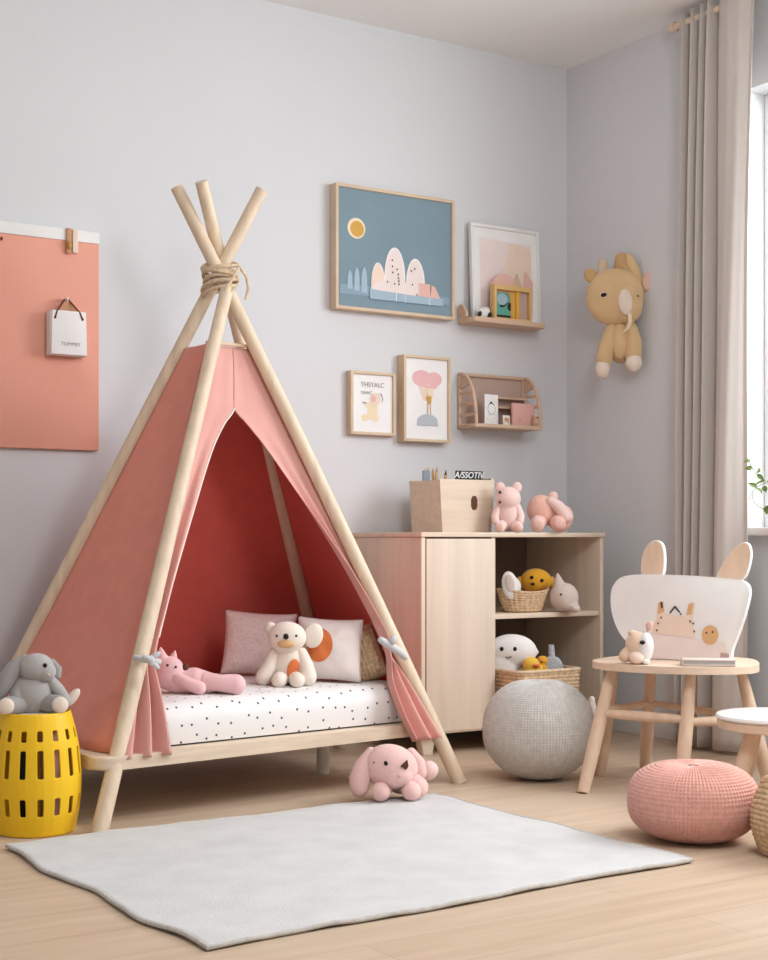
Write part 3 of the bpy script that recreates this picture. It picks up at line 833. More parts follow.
# ------------------------------------------------------------------ toys in the tent
k = 0.00305
t = plush('plush_fox', 'pink plush fox lying on its back on the dotted mattress', 'plush toy', (-2.232, -0.852, 0.328), -0.440)
b = B(k); b.ell((-16, 0, 22), (16, 14, 17), (0, 20, 0)); b.tube([(-10, 0, 14), (10, 0, 14), (22, 0, 12)], [12, 13.5, 11], 22, round_ends=True)
b.tube([(-22, 0, 33), (-24, 0, 43), (-24, 0, 47)], [8, 4, 1.5], 14, round_ends=True)
b.fuse(1.1, 6).done('body', 'rose_plush', t, angle=180)
B(k).tube([(-12, 3, 33), (-11, 3, 40), (-10, 3, 43)], [5, 3, 1.2], 14, round_ends=True).done('ear', 'rose_plush', t)
B(k).tube([(20, -4, 14), (34, -6, 12), (50, -7, 10.5)], [9.5, 8.5, 10.5], 18, round_ends=True).done('leg', 'rose_plush', t)
B(k).tube([(20, 7, 13), (36, 9, 11), (46, 10, 10)], [9, 8, 9.5], 18, round_ends=True).done('leg', 'rose_plush', t)
B(k).tube([(-8, -9, 18), (4, -13, 12), (14, -14, 8)], [6, 6.5, 7], 16, round_ends=True).done('arm', 'rose_plush', t)
B(k).ell((0, -3, 26), (3.6, 3.6, 6), (0, 10, 0)).done('nose', 'brown', t)
for x, z in ((-17, 31), (-9, 29)): B(k).ell((x, -13, z), (1.3, .9, 1.3)).done('eye', 'ink_dark', t)

k = 0.00326
t = plush('plush_bear', 'cream plush bear with orange muzzle sitting in front of the tent pillows', 'plush toy', (-1.851, -0.813, 0.332), -0.510)
b = B(k); b.ell((0, 2, 20), (17.5, 13, 21)); b.ell((-1, -2, 48), (19, 15, 15.5)); b.tube([(-1, 0, 34), (-1, 0, 42)], [11, 10], 18)
b.fuse(1.2, 6).done('body', 'cream', t, angle=180)
B(k).ell((25, 2, 49), (9.5, 4, 12.5), (0, 12, 0)).done('ear', 'cream', t)
B(k).ell((-17, 4, 56), (6, 4, 7), (0, -20, 0)).done('ear', 'cream', t)
B(k).ell((-2, -15.3, 42), (8.5, 3.6, 4)).done('muzzle', 'art_ochre', t, label='ochre muzzle')
B(k).ell((-2, -17.8, 49.5), (2.7, 2.2, 3)).done('nose', 'black', t)
for x in (-11, 8): B(k).ell((x, -15, 50), (1.3, .9, 1.3)).done('eye', 'ink_dark', t)
for s_, x1 in ((-1, -24), (1, 20)): B(k).tube([(s_ * 13, 0, 32), (s_ * 18, -4, 20), (x1, -7, 9)], [6, 7, 8.2], 18, round_ends=True).done('arm', 'cream', t)
for x in (-9, 9): B(k).tube([(x * .8, -6, 7), (x, -19, 7)], [8, 7.5], 18, round_ends=True).done('leg', 'cream', t)
def belly(u, v):
    a = 2 * PI * u; x = 5 + 6 * v * math.cos(a) + 1.5 * v * math.sin(a); z = 17 + 10 * v * math.sin(a)
    return (x, 2 - 13 * math.sqrt(max(0, 1 - (x / 17.5) ** 2 - ((z - 20) / 21) ** 2)) - .5, z)
B(k).grid(belly, 30, 8).done('belly_patch', 'orange', t, solid=.0015, off=0)

# woven cushion at the right side of the tent
t = thing('woven_cushion', 'tan woven cushion standing at the right end of the mattress', 'cushion', (-1.520, -0.801, 0.332), -0.570)
t.rotation_euler = (math.radians(-8), math.radians(-20), t.rotation_euler.z)
def wc(front):
    def fn(u, v):
        x, z = 2 * u - 1, 2 * v - 1
        a = max(0, 1 - abs(x) ** 4) * max(0, 1 - abs(z) ** 4)
        y = .045 * a ** .5
        o = math.sin(PI * (u * 9 + int(v * 11) % 2)) ** 2 * abs(math.sin(PI * v * 11)) ** .6
        y += .006 * o * a ** .3
        return (x * .062, -y if front else y, .092 + z * .092)
    return fn
b = B().grid(wc(True), 54, 88).grid(wc(False), 54, 88); bmesh.ops.remove_doubles(b.bm, verts=b.bm.verts, dist=.0003)
b.done('woven_cover', 'wicker', t, angle=180)

# ------------------------------------------------------------------ pink rabbit on the floor
k = 0.00308
t = plush('plush_rabbit', 'pink plush rabbit lying on the floor at the far edge of the rug', 'plush toy', (-1.705, -1.194, 0.013), -0.583)
b = B(k); b.ell((0, -4, 32), (27, 19, 22), (0, 14, 0)); b.ell((6, -14, 25), (15, 10, 12))
b.fuse(1.2, 6).done('head', 'pink_plush', t, angle=180)
b = B(k); b.ell((12, 18, 20), (22, 22, 19)); b.tube([(18, 4, 14), (26, -6, 12)], [13, 11], 18, round_ends=True); b.fuse(1.3, 6).done('body', 'pink_plush', t, angle=180)
B(k).tube([(-20, -2, 46), (-27, -6, 34), (-31, -7, 20), (-31, -8, 12)], [5, 8.5, 11, 9.5], 20, round_ends=True).done('ear', 'pink_plush', t)
B(k).tube([(20, 8, 44), (27, 8, 34), (29, 6, 24)], [5, 7, 6.5], 18, round_ends=True).done('ear', 'pink_plush', t)
f = B(k).tube([(-8, 0, 11), (-10, -18, 9.5)], [10, 9.5], 20, round_ends=True).done('foot', 'pink_plush', t)
f = B(k).tube([(18, 4, 11), (20, -16, 9.5)], [10, 9.5], 20, round_ends=True).done('foot', 'pink_plush', t)
B(k).ell((38, 24, 24), (9.5, 9, 9.5)).done('tail', 'pale_pink', t)
B(k).ell((-5, -22.5, 38), (1.9, 1.4, 2.4), (0, -20, 0)).done('eye', 'black', t)
B(k).prism([(9, 35), (16, 41), (17, 35), (15, 32)], 'y', -22.5, -18).done('eye', 'brown', t)
B(k).ell((8, -24.4, 26), (2, 1, 1.4)).done('nose', 'blush', t)
for x, z in ((-2, 31), (0, 28.5), (-17, 38)): B(k).ell((x, -21 if x > -10 else -18.8, z), .8).done('stitch', 'brown', t)

# ------------------------------------------------------------------ yellow basket and grey rabbit
BC = (-2.761, -1.021, 0.000)
yb = thing('toy_basket', 'yellow plastic barrel basket with slots standing left of the play tent', 'basket', BC, 0.35)
rows_z = [0.0, .012, .050, .054, .058, .062, .101, .105, .109, .135, .156, .160, .164, .231, .235, .239, .254, .258, .262, .282, .286, .290, .315, .332]
def ybr(z): return .098 + .028 * math.sin(PI * min(1, (z + .03) / .36)) ** .9 - .004 * (z / .33)
b = B(); NS = 16; FRS = (0, .29, .33, .67, .71); cols = NS * 5
rings = []
for z in rows_z:
    rings.append([b._v((ybr(z) * math.cos(2 * PI * ((j // 5) + FRS[j % 5]) / NS), ybr(z) * math.sin(2 * PI * ((j // 5) + FRS[j % 5]) / NS), z)) for j in range(cols)])
def slot_row(i): return rows_z[i] in (.058, .105) or rows_z[i] in (.160,) or rows_z[i] in (.258,)
for i in range(len(rows_z) - 1):
    z0, z1 = rows_z[i], rows_z[i + 1]
    hole = (z0 >= .058 and z1 <= .105) or (z0 >= .160 and z1 <= .235) or (z0 >= .258 and z1 <= .286)
    for j in range(cols):
        if hole and j % 5 == 2: continue
        q = (j + 1) % cols
        b.bm.faces.new((rings[i][j], rings[i][q], rings[i + 1][q], rings[i + 1][j]))
b.done('basket_wall', 'yellow', yb, solid=.005, off=-1, sub=2, angle=180)
B().lathe([(.001, .004), (.09, .004), (.102, .012)], 48).done('basket_base', 'yellow', yb)
B().lathe([(.001, .326), (.06, .327), (ybr(.33) - .012, .324), (ybr(.33) - .006, .316), (ybr(.33) - .008, .306), (.001, .304)], 48).done('lid_cushion', 'cream', yb, label='cream padded lid')
tb = thing('toy_block', 'coral toy block showing through a slot of the yellow basket', 'toy block', (BC[0] + .03, BC[1] - .05, .012), .3)
B().box((0, 0, .135), (.05, .05, .27), bev=.005).done('block', 'coral_plush', tb)
tb = thing('toy_block', 'dark toy block showing through a left slot of the yellow basket', 'toy block', (BC[0] - .045, BC[1] - .035, .012), .1)
B().box((0, 0, .12), (.05, .045, .24), bev=.005).done('block', 'charcoal', tb)

k = 0.00274
t = plush('plush_rabbit', 'grey lop-eared plush rabbit sitting on top of the yellow basket', 'plush toy', (BC[0], BC[1], .327), -0.340)
b = B(k); b.ell((-3, 0, 19), (20, 16, 22)); b.tube([(-2, 0, 30), (2, 0, 40)], [13, 12], 18); b.fuse(1.2, 6).done('body', 'grey_plush', t, angle=180)
b = B(k); b.ell((1, -5, 45), (17, 14, 14.5)); b.ell((10, -9, 41), (10, 10, 10)); b.fuse(1.1, 6).done('head', 'grey_plush', t, angle=180)
e = B(k).tube([(-10, 0, 54), (-20, -2, 46), (-30, -4, 30), (-36, -4, 16)], [4, 8, 9.5, 6], 18, round_ends=True); e.done('ear', 'grey_dark', t)
B(k).tube([(16, 6, 50), (21, 4, 42), (21, 2, 36)], [3, 5, 4], 16, round_ends=True).done('ear', 'grey_dark', t)
B(k).ell((9, -17.6, 48), (2.1, 1.4, 2.3)).done('eye', 'black', t)
B(k).ell((12, -18.6, 39), (2, 1.2, 1.3)).done('nose', 'blush', t)
B(k).tube([(12, -2, 34), (22, -4, 22), (30, -5, 10)], [5.5, 6.5, 5.5], 18, round_ends=True).done('arm', 'grey_plush', t)
B(k).tube([(-14, -2, 32), (-19, -8, 20), (-18, -12, 12)], [5.5, 6.5, 5.5], 18, round_ends=True).done('arm', 'grey_dark', t)
for x in (-27, 22):
    s_ = 1 if x > 0 else -1
    f = B(k).tube([(x * .45, -5, 9), (x * .8, -13, 9), (x, -18, 9)], [9, 9.5, 9], 20, round_ends=True).done('foot', 'grey_dark', t)
    B(k).ell((x + s_ * 1.5, -24, 9), (8, 4, 8.2)).done('pad', 'cream_pad', f)
B(k).ell((36, 4, 13), (5, 3, 11), (0, 38, 0)).done('tail', 'cream_pad', t)

# ------------------------------------------------------------------ peach wall board with bag
pb = thing('wall_board', 'large peach hanging board with white header on the wall, left', 'wall board', (-2.6, 0, 1.117))
B().span((-.42, -.022, 0), (.424, -.002, .732), bev=.002).done('panel', 'peach_board', pb)
B().span((-.42, -.026, .732), (.425, -.002, .773), bev=.002).done('header_strip', 'white', pb)
cl = B(); cl.span((.300, -.034, .685), (.318, -.026, .775), bev=.002); cl.done('clip', 'leather', pb)
B().span((.322, -.036, .69), (.342, -.027, .772), bev=.002).done('clip', 'art_peach', pb)
B().ell((.309, -.038, .715), (.009, .006, .015)).done('clip_pin', 'brass', pb)
B().ell((.0705, -.028, .712), (.004, .004, .007)).done('clip_pin', 'leather_dark', pb)
bg_ = thing('gift_bag', 'small white bag with a tan strap hanging on the peach board', 'bag', (-2.305, -0.024, 1.441))
B().prism([(-.067, 0), (.067, 0), (.063, .152), (-.067, .152)], 'y', -.045, -.002, bev=.004).done('body', 'white', bg_)
B().prism([(-.066, .002), (.064, .002), (.06, .154), (-.062, .154)], 'y', -.051, -.046, bev=.0015).done('front_card', 'paper', bg_)
B().tube([(-.052, -.052, .128), (-.045, -.05, .150), (-.01, -.03, .196)], .0032, 8).done('strap', 'leather_dark', bg_)
B().tube([(.047, -.052, .128), (.038, -.05, .150), (.004, -.03, .196)], .0032, 8).done('strap', 'leather_dark', bg_)
B().prism([(-.038, .148), (.05, .148), (.012, .188), (-.008, .188)], 'y', -.030, -.027).done('flap', 'leather', bg_)
B().tube([(-.002, -.003, .196), (-.002, -.034, .198)], .006, 12, round_ends=True).done('hook_peg', 'paper_cream', bg_)
for x in (-.052, .047): B().ell((x, -.052, .128), (.004, .002, .005)).done('eyelet', 'ink_dark', bg_)
letters('TOMMSY', .0175, .0003, 'lettering', 'ink', bg_, (.004, -.0515, .033))

# ------------------------------------------------------------------ pictures on the back wall
def frame(label, x0, x1, z0, z1, dep, bar, mat, paper, group):
    t = thing('framed_print', label, 'picture', ((x0 + x1) / 2, 0, z0), 0, group)
    w, h = (x1 - x0) / 2, z1 - z0
    b = B()
    for a, c in (((-w, -dep, 0), (-w + bar, -.001, h)), ((w - bar, -dep, 0), (w, -.001, h)), ((-w + bar, -dep, 0), (w - bar, -.001, bar)), ((-w + bar, -dep, h - bar), (w - bar, -.001, h))): b.span(a, c, bev=.0015)
    b.done('frame', mat, t)
    yp = -dep + .010
    pr = B().span((-w + bar * .9, yp, bar * .9), (w - bar * .9, -.002, h - bar * .9)).done('print', paper, t, smooth=False)
    return t, w, h, yp
class Art:
    """flat printed shapes, given in fractions of the print, each a thin layer above the last"""
    def __init__(s, t, w, h, y): s.t, s.w, s.h, s.y = t, w, h, y; s.n = 0
    def add(s, name, mat, *polys):
        s.n += 1; b = B(); y0 = s.y - .0006 * s.n
        for i, p in enumerate(polys): b.prism([(-s.w + 2 * s.w * q[0], s.h * q[1]) for q in p], 'y', y0 - .00006 * (i % 8), y0 + .0005)
        return b.done(name, mat, s.t, smooth=False)
def dome(cx, hw, z0, z1): return [(cx - hw, z0)] + [(cx - hw * math.cos(PI * i / 16), z1 - (z1 - z0) * .62 * (1 - math.sin(PI * i / 16))) for i in range(17)] + [(cx + hw, z0)]

t, w, h, y = frame('large wood-framed print of a pale town and sun on slate blue', -1.211, -0.640, 1.704, 2.195, .05, .013, 'frame_wood', 'art_blue', 'pictures on the back wall')
A = Art(t, w, h, y)
A.add('sun_halo', 'art_cream', oval(.175, .66, .072, .083)); A.add('sun', 'art_gold', oval(.18, .655, .055, .064))
A.add('water_band', 'art_mid_blue', [(.04, .125), (.96, .125), (.96, .185), (.5, .21), (.04, .20)])
A.add('pale_tower', 'art_pale_blue', dome(.12, .020, .17, .315), dome(.177, .021, .16, .345), dome(.237, .024, .15, .355))
A.add('dome_outline', 'art_white', dome(.49, .088, .14, .545), dome(.665, .080, .14, .475), dome(.35, .056, .15, .405))
A.add('dome', 'art_blush', dome(.49, .077, .14, .528), dome(.665, .068, .14, .458))
A.add('dome', 'art_peach', dome(.35, .050, .15, .397))
A.add('tower_wall', 'art_blush', [(.30, .14), (.76, .14), (.76, .25), (.43, .28), (.30, .22)])
A.add('roof_block', 'art_salmon', [(.69, .16), (.69, .275), (.79, .275), (.79, .16)], [(.79, .16), (.80, .27), (.83, .26), (.885, .15)])
A.add('water_front', 'art_pale_blue', [(.28, .105), (.90, .105), (.90, .165), (.55, .17), (.28, .185)])
A.add('tower_window', 'ink_dark', *[[(x, z), (x + .009, z), (x + .009, z + .014), (x, z + .014)] for x, z in ((.46, .43), (.462, .38), (.466, .33), (.50, .36), (.51, .32), (.513, .29), (.515, .265), (.516, .24), (.42, .25), (.48, .24), (.62, .36), (.65, .38), (.63, .25), (.67, .17))])
A.add('water_line', 'art_white', [(.495, .10), (.5, .10), (.5, .19), (.495, .19)], [(.57, .10), (.574, .10), (.574, .18), (.57, .18)], [(.78, .10), (.785, .10), (.785, .17), (.78, .17)])

t, w, h, y = frame('small wood-framed print of a little animal under lettering', -1.133, -0.921, 1.217, 1.469, .035, .012, 'frame_wood', 'paper', 'pictures on the back wall')
A = Art(t, w, h, y)
A.add('animal_body', 'art_cream', rounded([(.36, .24), (.62, .24), (.62, .5), (.52, .56), (.42, .5)], 2), oval(.33, .27, .07, .06), oval(.57, .27, .07, .06), oval(.40, .47, .05, .05))
A.add('animal_head', 'art_peach', oval(.56, .57, .12, .095))
A.add('animal_face', 'art_pink', oval(.52, .575, .055, .055)); A.add('animal_nose', 'art_salmon', oval(.525, .57, .03, .033))
A.add('ear_outline', 'ink', [(.62, .66), (.70, .66), (.735, .58), (.715, .52), (.72, .60), (.68, .65)], [(.28, .52), (.36, .51), (.36, .49), (.28, .50)])
letters('THSYALC', .026, .0002, 'lettering', 'ink', t, (.0, y - .002, h * .76))
letters('TAWC', .018, .0002, 'lettering', 'ink', t, (-.028, y - .002, h * .64))

t, w, h, y = frame('wood-framed print of a pink heart balloon above a grey base', -0.892, -0.660, 1.198, 1.547, .05, .012, 'frame_wood', 'paper', 'pictures on the back wall')
A = Art(t, w, h, y)
A.add('balloon_heart', 'art_pink', oval(.40, .74, .20, .095), oval(.66, .735, .17, .085), rounded([(.3, .66), (.76, .66), (.7, .62), (.36, .62)], 2))
A.add('basket_panel', 'art_peach', [(.34, .64), (.50, .64), (.50, .47), (.42, .50)]); A.add('basket_panel', 'art_cream', [(.50, .63), (.66, .63), (.64, .52), (.52, .50)])
A.add('flag', 'art_gold', [(.47, .52), (.60, .54), (.60, .46), (.55, .44)])
A.add('string', 'art_gold', [(.515, .28), (.53, .28), (.53, .56), (.515, .56)], [(.575, .28), (.588, .28), (.588, .54), (.575, .54)])
A.add('base_stone', 'art_grey', [(.30, .19)] + [(.52 - .21 * math.cos(PI * i / 12), .24 + .085 * math.sin(PI * i / 12)) for i in range(13)] + [(.74, .19)])

# ------------------------------------------------------------------ upper wall shelf and what stands on it
SX0, SX1 = -0.595, -0.211
SZ = 1.716
us = thing('wall_shelf', 'upper narrow wooden wall shelf holding a white framed print', 'shelf', ((SX0 + SX1) / 2, 0, SZ - .02))
sw = (SX1 - SX0) / 2
B().prism(round_poly([(-sw, 0), (-sw, -.125), (sw, -.115), (sw + .02, 0)], .02, 5), 'z', 0, .02, bev=.003).done('board', 'shelf_wood', us)
B().prism(rounded([(-.004, .02), (-.07, .02), (-.06, .05), (-.03, .085), (-.004, .07)], 2), 'x', -sw, -sw + .012).done('end_bracket', 'shelf_wood', us)
SC = (SX0 + SX1) / 2
t = thing('framed_print', 'white framed blush abstract print leaning on the upper wall shelf', 'picture', (-0.366, -.036, SZ), 0, 'pictures on the back wall')
t.rotation_euler = (math.radians(-2.5), 0, 0)
w, h = (-0.176 - -0.539) / 2, .405
b = B()
for a, c in (((-w, -.016, 0), (-w + .014, .004, h)), ((w - .014, -.016, 0), (w, .004, h)), ((-w + .014, -.016, 0), (w - .014, .004, .014)), ((-w + .014, -.016, h - .014), (w - .014, .004, h))): b.span(a, c, bev=.0015)
b.done('frame', 'white', t)
B().span((-w + .012, -.008, .012), (w - .012, .002, h - .012)).done('print', 'paper', t, smooth=False)
A = Art(t, w, h, -.008)
A.add('blush_field', 'art_blush', [(.13, .06), (.88, .06), (.88, .84), (.13, .86)])
A.add('peach_curve', 'art_peach', [(.48, .06), (.88, .06), (.88, .8), (.55, .84), (.54, .70), (.50, .60), (.40, .48)])
A.add('salmon_leaf', 'art_salmon', [(.72, .12), (.88, .12), (.90, .45), (.80, .56), (.77, .55)])
# pink arch, triangle, small house frame, shell, card
t = thing('arch_block', 'dusty pink arch block behind the little wooden display frame', 'block', (-0.407, -.068, SZ))
B().prism([(-.062, 0)] + arc(0, .135, .062, .062, 180, 0, 20) + [(.062, 0)], 'y', -.012, .006, bev=.002).done('block', 'art_salmon', t)
t = thing('wooden_triangle', 'peach wooden triangle standing above the little display frame', 'block', (-0.345, -.078, SZ))
B().prism([(-.038, 0), (.038, 0), (.034, .14), (.006, .205), (-.03, .14)], 'y', -.0025, .0025, bev=.001).done('block', 'shelf_wood', t)
t = thing('display_frame', 'little wooden box frame with gold and green picture on the upper shelf', 'picture', (-0.389, -.103, SZ))
w, h = .098, .142
b = B()
for a, c in (((-w, -.014, 0), (-w + .012, .018, h)), ((w - .010, -.014, 0), (w, .018, h)), ((-w + .012, -.014, 0), (w - .010, .018, .007)), ((-w + .012, -.014, h - .02), (w - .010, .018, h))): b.span(a, c, bev=.001)  # little display frame
b.done('frame', 'pencil', t)
B().span((-w + .01, .004, .005), (w - .009, .008, h - .018)).done('picture', 'leather', t, smooth=False)
A = Art(t, w, h, .004)
A.add('green_field', 'green_glass', [(.08, .12), (.48, .12), (.48, .8), (.08, .8)]); A.add('dark_corner', 'charcoal', [(.08, .06), (.55, .06), (.55, .14), (.08, .14)], rounded([(.16, .4), (.30, .34), (.46, .55), (.36, .5)], 2), oval(.47, .40, .06, .12))
A.add('green_head', 'art_pale_blue', oval(.27, .6, .14, .17)); A.add('ochre_strip', 'art_gold', [(.5, .08), (.62, .08), (.62, .84), (.42, .84), (.5, .6)])
A.add('mauve_field', 'mauve', [(.72, .06), (.93, .06), (.93, .84), (.72, .84)])
B().span((w * .22, -.006, .007), (w * .38, .006, h - .02)).done('divider', 'gold_bar', t)
t = thing('shell_ornament', 'white striped shell ornament at the left of the upper shelf', 'ornament', (-0.523, -.085, SZ))
b = B(); b.ell((0, 0, .022), (.030, .018, .024), (0, -22, 0)); b.ell((.016, -.004, .03), (.016, .012, .018)); b.fuse(.003, 4).done('shell', 'white_plush', t, angle=180)
for x in (-.026, .024): B().ell((x, -.012, .014), (.009, .008, .014), (0, 25, 0)).done('stripe', 'charcoal', t)

# ------------------------------------------------------------------ lower dome shelf
LX0, LX1 = -0.595, -0.241
LZ0, LZ1 = 1.262, 1.488
ls = thing('wall_shelf', 'lower domed wooden wall shelf with slatted ladder ends', 'shelf', ((LX0 + LX1) / 2, 0, LZ0))
lw = (LX1 - LX0) / 2; lh = LZ1 - LZ0
B().span((-lw, -.13, 0), (lw, -.001, .016), bev=.003).done('board', 'shelf_wood', ls)
def dome_end(x):
    b = B()
    cur = [(-.125 + .105 * (1 - math.cos(PI / 2 * i / 14)), .016 + (lh - .016) * math.sin(PI / 2 * i / 14)) for i in range(15)]
    b.tube([(x, y, z) for y, z in cur] + [(x, -.006, lh)], .0075, 10)
    b.tube([(x, -.008, .016), (x, -.008, lh)], .0075, 10)
    for z in (.055, .10, .145):
        yf = -.125 + .105 * (1 - math.cos(math.asin(min(1, (z - .016) / (lh - .016)))))
        b.span((x - .004, yf, z - .006), (x + .004, -.008, z + .006))
    b.prism([(-.008, lh)] + [(y, z) for y, z in cur[::-1] if z > lh * .74] + [(-.008, lh * .72)], 'x', x - .003, x + .003)
    return b
dome_end(-lw + .009).done('ladder_end', 'shelf_wood', ls); dome_end(lw - .009).done('ladder_end', 'shelf_wood', ls)
B().tube([(-lw + .01, -.012, lh), (lw - .01, -.012, lh)], .0075, 10).done('top_rail', 'shelf_wood', ls)
B().span((-lw + .012, -.006, .016), (lw - .012, -.001, lh - .004)).done('backboard', 'mauve', ls, smooth=False)
b = B()
for z in (.095, .135): b.span((-.01, -.05, z - .004), (lw - .015, -.006, z + .004))
b.span((-.012, -.05, .016), (-.004, -.006, .139)); b.done('cross_slats', 'shelf_wood', ls)
LS = (LX0 + LX1) / 2; LT = LZ0 + .016
t = thing('greeting_card', 'white card with a drawn face standing in the domed shelf', 'card', (-0.490, -.098, LT), .1)
B().box((0, 0, .062), (.075, .004, .124), (0, 0, 0), .0008).done('card', 'paper', t)
A = Art(t, .0375, .124, -.002)
A.add('face', 'art_grey', oval(.5, .52, .3, .2)); A.add('face_fill', 'paper', oval(.5, .52, .26, .17))
A.add('hair', 'ink_dark', [(.3, .66), (.44, .78), (.7, .64), (.46, .70)]); A.add('speck', 'ink', *[oval(x, z, .025, .015, 8) for x, z in ((.2, .2), (.4, .14), (.65, .22), (.8, .34), (.85, .12), (.3, .3), (.55, .08))])
t = thing('picture_book', 'pink picture book leaning at the right of the domed shelf', 'book', (-0.314, -.085, LT))
B().box((0, 0, .048), (.118, .014, .096), (0, 0, 0), .002).done('cover', 'book_pink', t)
B().tube([(-.022 + .008 * math.cos(2 * PI * i / 16), -.0075, .025 + .008 * math.sin(2 * PI * i / 16)) for i in range(16)], .0013, 6, closed=True).done('emblem', 'mauve', t)
t = thing('small_card', 'tiny cream card standing between the white card and the pink book', 'card', (-0.422, -.112, LT))
B().box((0, 0, .02), (.036, .004, .040), (0, 0, 0), .0008).done('card', 'paper_cream', t)
A = Art(t, .018, .04, -.002); A.add('mark', 'leather', oval(.4, .55, .2, .25), [(.6, .2), (.85, .2), (.85, .7), (.6, .7)])
t = thing('small_box', 'small brown-marked box at the right end of the domed shelf', 'box', (-0.263, -.112, LT))
B().box((0, 0, .022), (.026, .018, .044), (0, 0, 0), .002).done('box', 'shelf_wood', t)
A = Art(t, .013, .044, -.009); A.add('mark', 'leather_dark', [(.1, .8), (.9, .8), (.9, .88), (.1, .88)], [(.1, .1), (.3, .1), (.3, .3), (.1, .3)], [(.7, .1), (.9, .1), (.9, .3), (.7, .3)])

# ------------------------------------------------------------------ plush deer hung on the right wall
DP = (-0.090, -0.428, 1.447)
k = 0.00410
t = plush('plush_deer', 'tan plush deer with pink ear hanging on the right wall', 'plush toy', DP, -0.736)
b = B(k); b.ell((-3, 0, 85), (29, 16, 29)); b.ell((10, -6, 76), (15, 13, 19)); b.fuse(1.4, 8).done('head', 'tan_plush', t, angle=180)
B(k).ell((3, 2, 41), (15, 10, 22)).done('body', 'tan_dark', t)
B(k).ell((2, -4, 40), (9.5, 7.5, 18)).done('chest_patch', 'tan_plush', t)
def limb(p, foot, fr):
    l = B(k).tube(p, [6.5, 8, 8.5], 18, round_ends=True).done('leg', 'tan_plush', t)
    B(k).ell(foot, fr).done('hoof', 'cream_pad', l)
limb([(-6, -1, 52), (-11, -3, 36), (-14, -4, 22)], (-15, -6, 13), (7.2, 7, 10.5))
limb([(12, -2, 54), (16, -5, 38), (15, -6, 26)], (15.5, -9, 18), (8.2, 7.5, 9))
e = B(k).ell((-27, 0, 107), (6.5, 3.5, 8), (0, -32, 0)).done('ear', 'tan_dark', t)
e = B(k).ell((30, 2, 100), (7.4, 3, 10.5), (0, 10, 0)).done('ear', 'tan_plush', t)
B(k).ell((30.3, -1, 100), (6.2, 1.5, 9), (0, 10, 0)).done('inner_ear', 'blush', e)
B(k).tube([(-15, 2, 106), (-15, 2, 119)], [6, 5], 16, round_ends=True).done('antler', 'antler', t)
B(k).tube([(10, 4, 104), (2, 2, 118), (3, 2, 124)], [7, 6.5, 6], 16, round_ends=True).done('antler', 'tan_dark', t)
B(k).tube([(22, 6, 92), (15, 6, 112), (9, 5, 124)], [5, 7, 6], 16, round_ends=True).done('antler', 'tan_plush', t)
B(k).ell((7, -17.5, 77), (7.2, 5, 13), (0, -6, 0)).done('muzzle', 'cream_pad', t)
B(k).ell((-14, -14, 85), (4, 2, 3.1), (0, -12, 0)).done('eye_rim', 'cream_pad', t)
B(k).ell((-14, -15.6, 85), (3, 1.4, 2.2), (0, -12, 0)).done('eye', 'black', t)
B(k).ell((19, -14.5, 83), (1.4, 1, 1.1)).done('eye', 'brown', t)
B(k).ell((-21, -9.8, 95), .8).done('stitch', 'brown', t)
B(k).tube([(11, -17, 66), (12, -17.5, 58), (10, -16, 52), (6, -13, 48)], [1.8, 2.4, 2, 1], 10).done('scarf_end', 'art_cream', t)
B(k).tube([(-5, 4, 112), (-2, 6, 117), (1, 4, 112)], 1.2, 8).done('hanging_loop', 'charcoal', t)

# ------------------------------------------------------------------ child's table with bunny-eared board
TC = Vector((-0.748, -1.434, 0.000))
RT = math.radians(-33)
def L(p): # world -> table-local
    v = Vector(p) - TC; c, s = math.cos(-RT), math.sin(-RT)
    return Vector((v.x * c - v.y * s, v.x * s + v.y * c, v.z))
tab = thing('play_table', 'pale wooden child table with bunny-eared backboard beside the curtain', 'table', TC, RT)
SZ_ = 0.402
outline = [L(p).xy for p in ((-0.918, -1.204, 0.000), (-0.994, -1.322, 0.000), (-0.958, -1.488, 0.000), (-0.843, -1.635, 0.000), (-0.692, -1.709, 0.000), (-0.574, -1.643, 0.000), (-0.404, -1.443, 0.000), (-0.508, -1.256, 0.000), (-0.697, -1.133, 0.000))]
outline = rounded([(p.x, p.y) for p in outline], 3)
B().prism(outline, 'z', SZ_ - .023, SZ_, bev=.006).done('table_top', 'beech_seat', tab)
def leg(a, b, r=.0205, name='leg'):
    a, b = L(a), L(b)
    n = 14; pts = [lerp(a, b, i / n) for i in range(n + 1)]
    rad = [r * (.72 + .36 * math.sin(PI * min(1, (i / n) * 1.15 + .0)) ** .8) if i / n < .87 else r * .86 for i in range(n + 1)]
    rad = [r * (.70 + .40 * math.sin(PI * (0.08 + 0.72 * i / n))) for i in range(n + 1)]
    return B().tube(pts, rad, 20).done(name, 'beech', tab)
legs = [((-0.924, -1.320, 0.376), (-1.109, -1.390, 0.000)), ((-0.794, -1.547, 0.376), (-0.909, -1.615, 0.000)), ((-0.585, -1.563, 0.376), (-0.552, -1.657, 0.000)), ((-0.691, -1.256, 0.376), (-0.597, -1.127, 0.000)), ((-0.810, -1.203, 0.376), (-0.830, -1.154, 0.000))]
for a, c in legs: leg(a, c)
def rail(i, ti, j, tj, r=.0115):
    a = lerp(L(legs[i][0]), L(legs[i][1]), ti); c = lerp(L(legs[j][0]), L(legs[j][1]), tj)
    B().tube([lerp(a, c, n / 10) for n in range(11)], [r * (.85 + .25 * math.sin(PI * n / 10)) for n in range(11)], 16).done('stretcher', 'beech', tab)
rail(0, .36, 1, .38, .015); rail(1, .40, 2, .42, .015); rail(3, .36, 0, .34); rail(3, .36, 2, .40)
